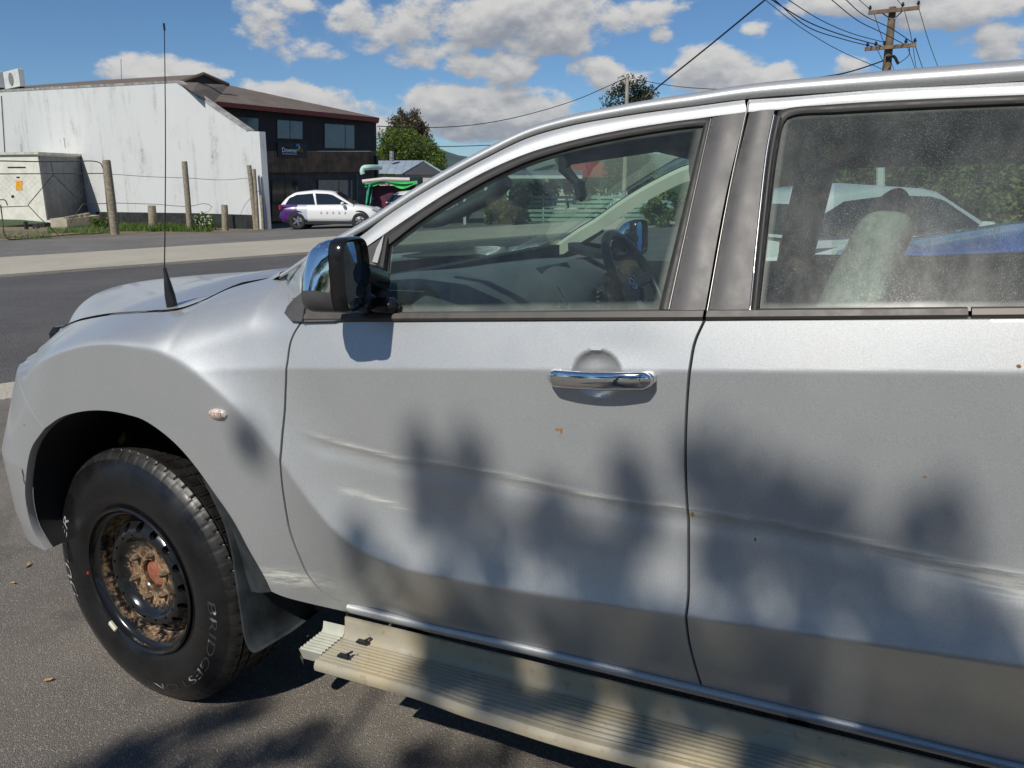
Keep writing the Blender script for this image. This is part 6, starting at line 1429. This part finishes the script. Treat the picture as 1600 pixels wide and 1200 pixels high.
LN = [([(1195, 0, 24), (1110, 70, 25), (1019, 143, 26), (1008, 152, 26)], .024, 'thick black service cable descending steeply past the conifer'),
      ([(980, 121, 38), (900, 156, 37), (820, 180, 36), (740, 195, 34), (660, 199.5, 32), (590, 197, 30)], .016, 'thin line sagging from the slender pole towards the dark building'),
      ([(980, 121, 38), (1050, 134, 36), (1110, 139, 34), (1180, 140, 32)], .014, 'thin line running from the slender pole over the truck roof'),
      ([(600, 226, 60), (680, 229, 60), (790, 226, 60)], .03, 'faint line crossing above the hills'),
      ([(1275, 122, 26), (1320, 114, 28), (1360, 102, 29.5), (1382, 94, 30)], .022, 'black bundled cable reaching the pole shaft from below'),
      ([(1200, -4, 24), (1262, 34, 26), (1320, 56, 28), (1370, 70, 29.5), (1381, 73, 30)], .016, 'upper black conductor ending near the pole shaft on the lower crossarm'), ([(1206, -4, 24), (1262, 42, 26), (1320, 62, 28), (1368, 74, 30)], .014, 'black conductor ending in the middle of the lower crossarm'), ([(1226, -4, 24), (1280, 30, 26), (1330, 52, 28), (1381, 66, 30)], .012, 'thin conductor just above the lower crossarm'),
      ([(1196, 0, 24), (1250, 42, 26), (1310, 78, 28), (1378, 108, 30)], .010, 'thin grey conductor running below the lower crossarm'), ([(1295, -4, 25), (1340, 32, 27), (1380, 52, 29), (1414, 70, 30)], .013, 'conductor passing behind the pole to the lower crossarm'), ([(1318, -4, 25), (1350, 24, 27), (1395, 46, 29), (1428, 68, 30)], .013, 'conductor ending at the far end of the lower crossarm'),
      ([(1338, -4, 26), (1359, 14, 30)], .010, 'short line to the insulator on the upper crossarm tip beside the cables'), ([(1399, -4, 27), (1410, 9, 30)], .010, 'short line to the middle insulator of the upper crossarm'),
      ([(1366, 22, 30), (1375, 50, 31), (1398, 112, 34)], .010, 'thin drop line going down from the upper crossarm past the shaft'), ([(1413, 16, 30), (1422, 50, 31), (1432, 110, 34)], .010, 'thin drop line going down from the middle of the upper crossarm'), ([(1436, 14, 30), (1448, 55, 31), (1466, 106, 34)], .010, 'thin drop line going down from the outer end of the upper crossarm'),
      ([(1430, 72, 30), (1436, 90, 31), (1443, 110, 34)], .012, 'thin drop line going down from the end of the lower crossarm'), ([(1418, 74, 30), (1424, 90, 31), (1431, 112, 34)], .010, 'drop line going down beside the end of the lower crossarm'), ([(1370, 76, 30), (1378, 92, 31), (1386, 112, 34)], .010, 'thin drop line just before the pole shaft')]
for pts, r_, lab in LN: wire_px(pts, r_, 'overhead_line', lab, lm, 'overhead lines', 'wire', 30)

# ------------------------------------------------------------------ trees behind the camera that shade the doors
blobs = [(372, 722, .045), (640, 720, .05), (655, 765, .05), (735, 685, .05), (742, 735, .06), (758, 800, .08), (700, 795, .06), (860, 745, .06), (880, 800, .08), (930, 850, .10), (965, 900, .09), (950, 745, .05), (1010, 830, .06), (560, 872, .05), (545, 842, .04), (640, 935, .05), (760, 885, .05), (860, 930, .06), (705, 935, .05), (610, 900, .04),
         (1108, 680, .05), (1150, 735, .08), (1185, 790, .09), (1145, 830, .06), (1300, 790, .06), (1240, 890, .10), (1275, 930, .09), (1185, 880, .06), (1500, 820, .07), (1480, 940, .08), (1335, 880, .05), (1570, 1000, .08), (1420, 1000, .07), (1105, 930, .06), (1040, 940, .06)]
for k in range(64): blobs.append((rng.uniform(700, 1640), 0, rng.uniform(.05, .08)))
pts3 = []
for (x, y_, r_) in blobs:
    if y_ == 0: y_ = np.interp(x, [640, 1600], [945, 1075]) + rng.uniform(15, 110)
    p = TW @ S(x, min(y_, 1195)); pts3.append((p, r_))
for (x, y_, r_) in [(250, 1165, .11), (340, 1125, .09), (410, 1090, .08), (300, 1195, .12), (160, 1198, .10), (490, 1150, .08), (560, 1185, .10), (420, 1175, .10), (650, 1180, .09), (760, 1195, .10), (215, 1190, .08), (90, 1200, .06)]: pts3.append((G(x, y_), r_))
for (x, y_) in [(790, 1068), (850, 1085), (920, 1100), (1010, 1140), (1180, 1185), (720, 1050)]: pts3.append((TW @ TZ(x, y_, .39), .06))
cl = [[], []]
for p, r_ in pts3:
    for q_ in range(1):
        t_ = rng.uniform(7.0, 9.5); c = p + SUN * t_ + np.array([rng.normal() * .018, rng.normal() * .01, rng.normal() * .035 - .03]); cl[0 if c[0] < -.35 else 1].append((c, r_ * rng.uniform(.8, 1.05)))
# the rest of both crowns, below and beside what shows
for k in range(150):
    s_ = 0 if k < 60 else 1
    gx = rng.uniform(-1.7, -.3) if s_ == 0 else rng.uniform(-.3, 3.4); gy = rng.uniform(-4.2, -2.2); p = np.array([gx, gy, 0.0]); c = p + SUN * rng.uniform(5, 7.5); cl[s_].append((c, rng.uniform(.2, .4)))
for k in range(220):
    p = np.array([rng.uniform(-.85, 2.6), rng.uniform(-2.3, -.06), 0.0]); c = p + SUN * rng.uniform(6.5, 9); cl[0 if c[0] < -.35 else 1].append((c, rng.uniform(.10, .18)))
for k in range(40): p = np.array([rng.uniform(.8, 3.6), rng.uniform(-1.6, 0), rng.uniform(.3, 2.2)]); cl[1].append((p + SUN * rng.uniform(6, 8), rng.uniform(.15, .3)))
L_shade = leaf_mat('street_tree_leaves', (.03, .07, .012), (.06, .11, .02), (.10, .15, .03))
for k, lab in enumerate(('leafy street tree behind the photographer, shading the front door', 'larger leafy street tree behind the photographer, shading the rear door')):
    cs = np.array([c for c, _ in cl[k]]); rs = np.array([r for _, r in cl[k]]); b0 = np.array([cs[:, 0].mean(), cs[:, 1].mean() + .2, 0]); b0[2] = float(gz(b0[0])); root = empty('street_tree', lab, 'tree', tuple(b0), group='street trees')
    per = 110; V, Fs, tone = leaves(cs - b0, rs, per, .024, .6, 1.1); leaf_mesh('crown', V, Fs, tone, L_shade, root)
    zz_ = cs[:, 2].max() - b0[2]; limbs(np.zeros(3), np.array([.1, -.1, zz_ * .7]), .16, (cs - b0)[rng.choice(len(cs), 16, False)] * [1, 1, .93], root)

# more trees standing behind the photographer, along the back of the car park
for k, (dx, dy, h_, w_, m_, lab) in enumerate([(-16, -26, 7.5, 4.5, L_green, 'round green tree at the back of the car park'), (-7, -30, 9, 5, L_dark, 'tall dark evergreen at the back of the car park'), (1, -27, 7, 4.5, L_shade, 'broad leafy tree at the back of the car park between two evergreens'), (9, -29, 9.5, 5, L_dark, 'second dark evergreen at the back of the car park, beside the broad leafy tree'), (18, -25, 8, 5.5, L_green, 'wide green tree at the back corner of the car park'), (-27, -20, 8, 5, L_shade, 'leafy tree by the road at the edge of the car park'), (26, -12, 7.5, 5, L_dark, 'dark evergreen at the side of the car park')]):
    b0 = np.array([dx, dy, float(gz(dx))]); root = empty('car_park_tree', lab, 'tree', tuple(b0)); n_ = 70
    cs = []
    while len(cs) < n_:
        v = rng.uniform(-1, 1, 3)
        if np.linalg.norm(v) < 1: cs.append(np.array([v[0] * w_, v[1] * w_, h_ * .58 + v[2] * h_ * .42]))
    V, Fs, tone = leaves(cs, [w_ * .28] * n_, 40, .30); leaf_mesh('crown', V, Fs, tone, m_, root); limbs(np.zeros(3), np.array([0, 0, h_ * .8]), .22, np.array(cs)[:8], root)

# ------------------------------------------------------------------ thin air haze over the far hills
hm_=bpy.data.materials.new('haze_air'); hm_.use_nodes=True; t=NT(hm_.node_tree); hm_.node_tree.nodes.clear(); o_=t.node('ShaderNodeOutputMaterial')
pv=t.node('ShaderNodeVolumePrincipled',{'Color':(.78,.86,.95,1),'Density':.00005,'Anisotropy':.2}); t.l.new(pv.outputs[0],o_.inputs['Volume'])
mb=MB(); mb.box((0,0,105),(11000,11000,226)); hz=mb.build('haze',hm_,smooth=0); struct(hz,'stuff'); hz['label']='thin pale haze in the air'
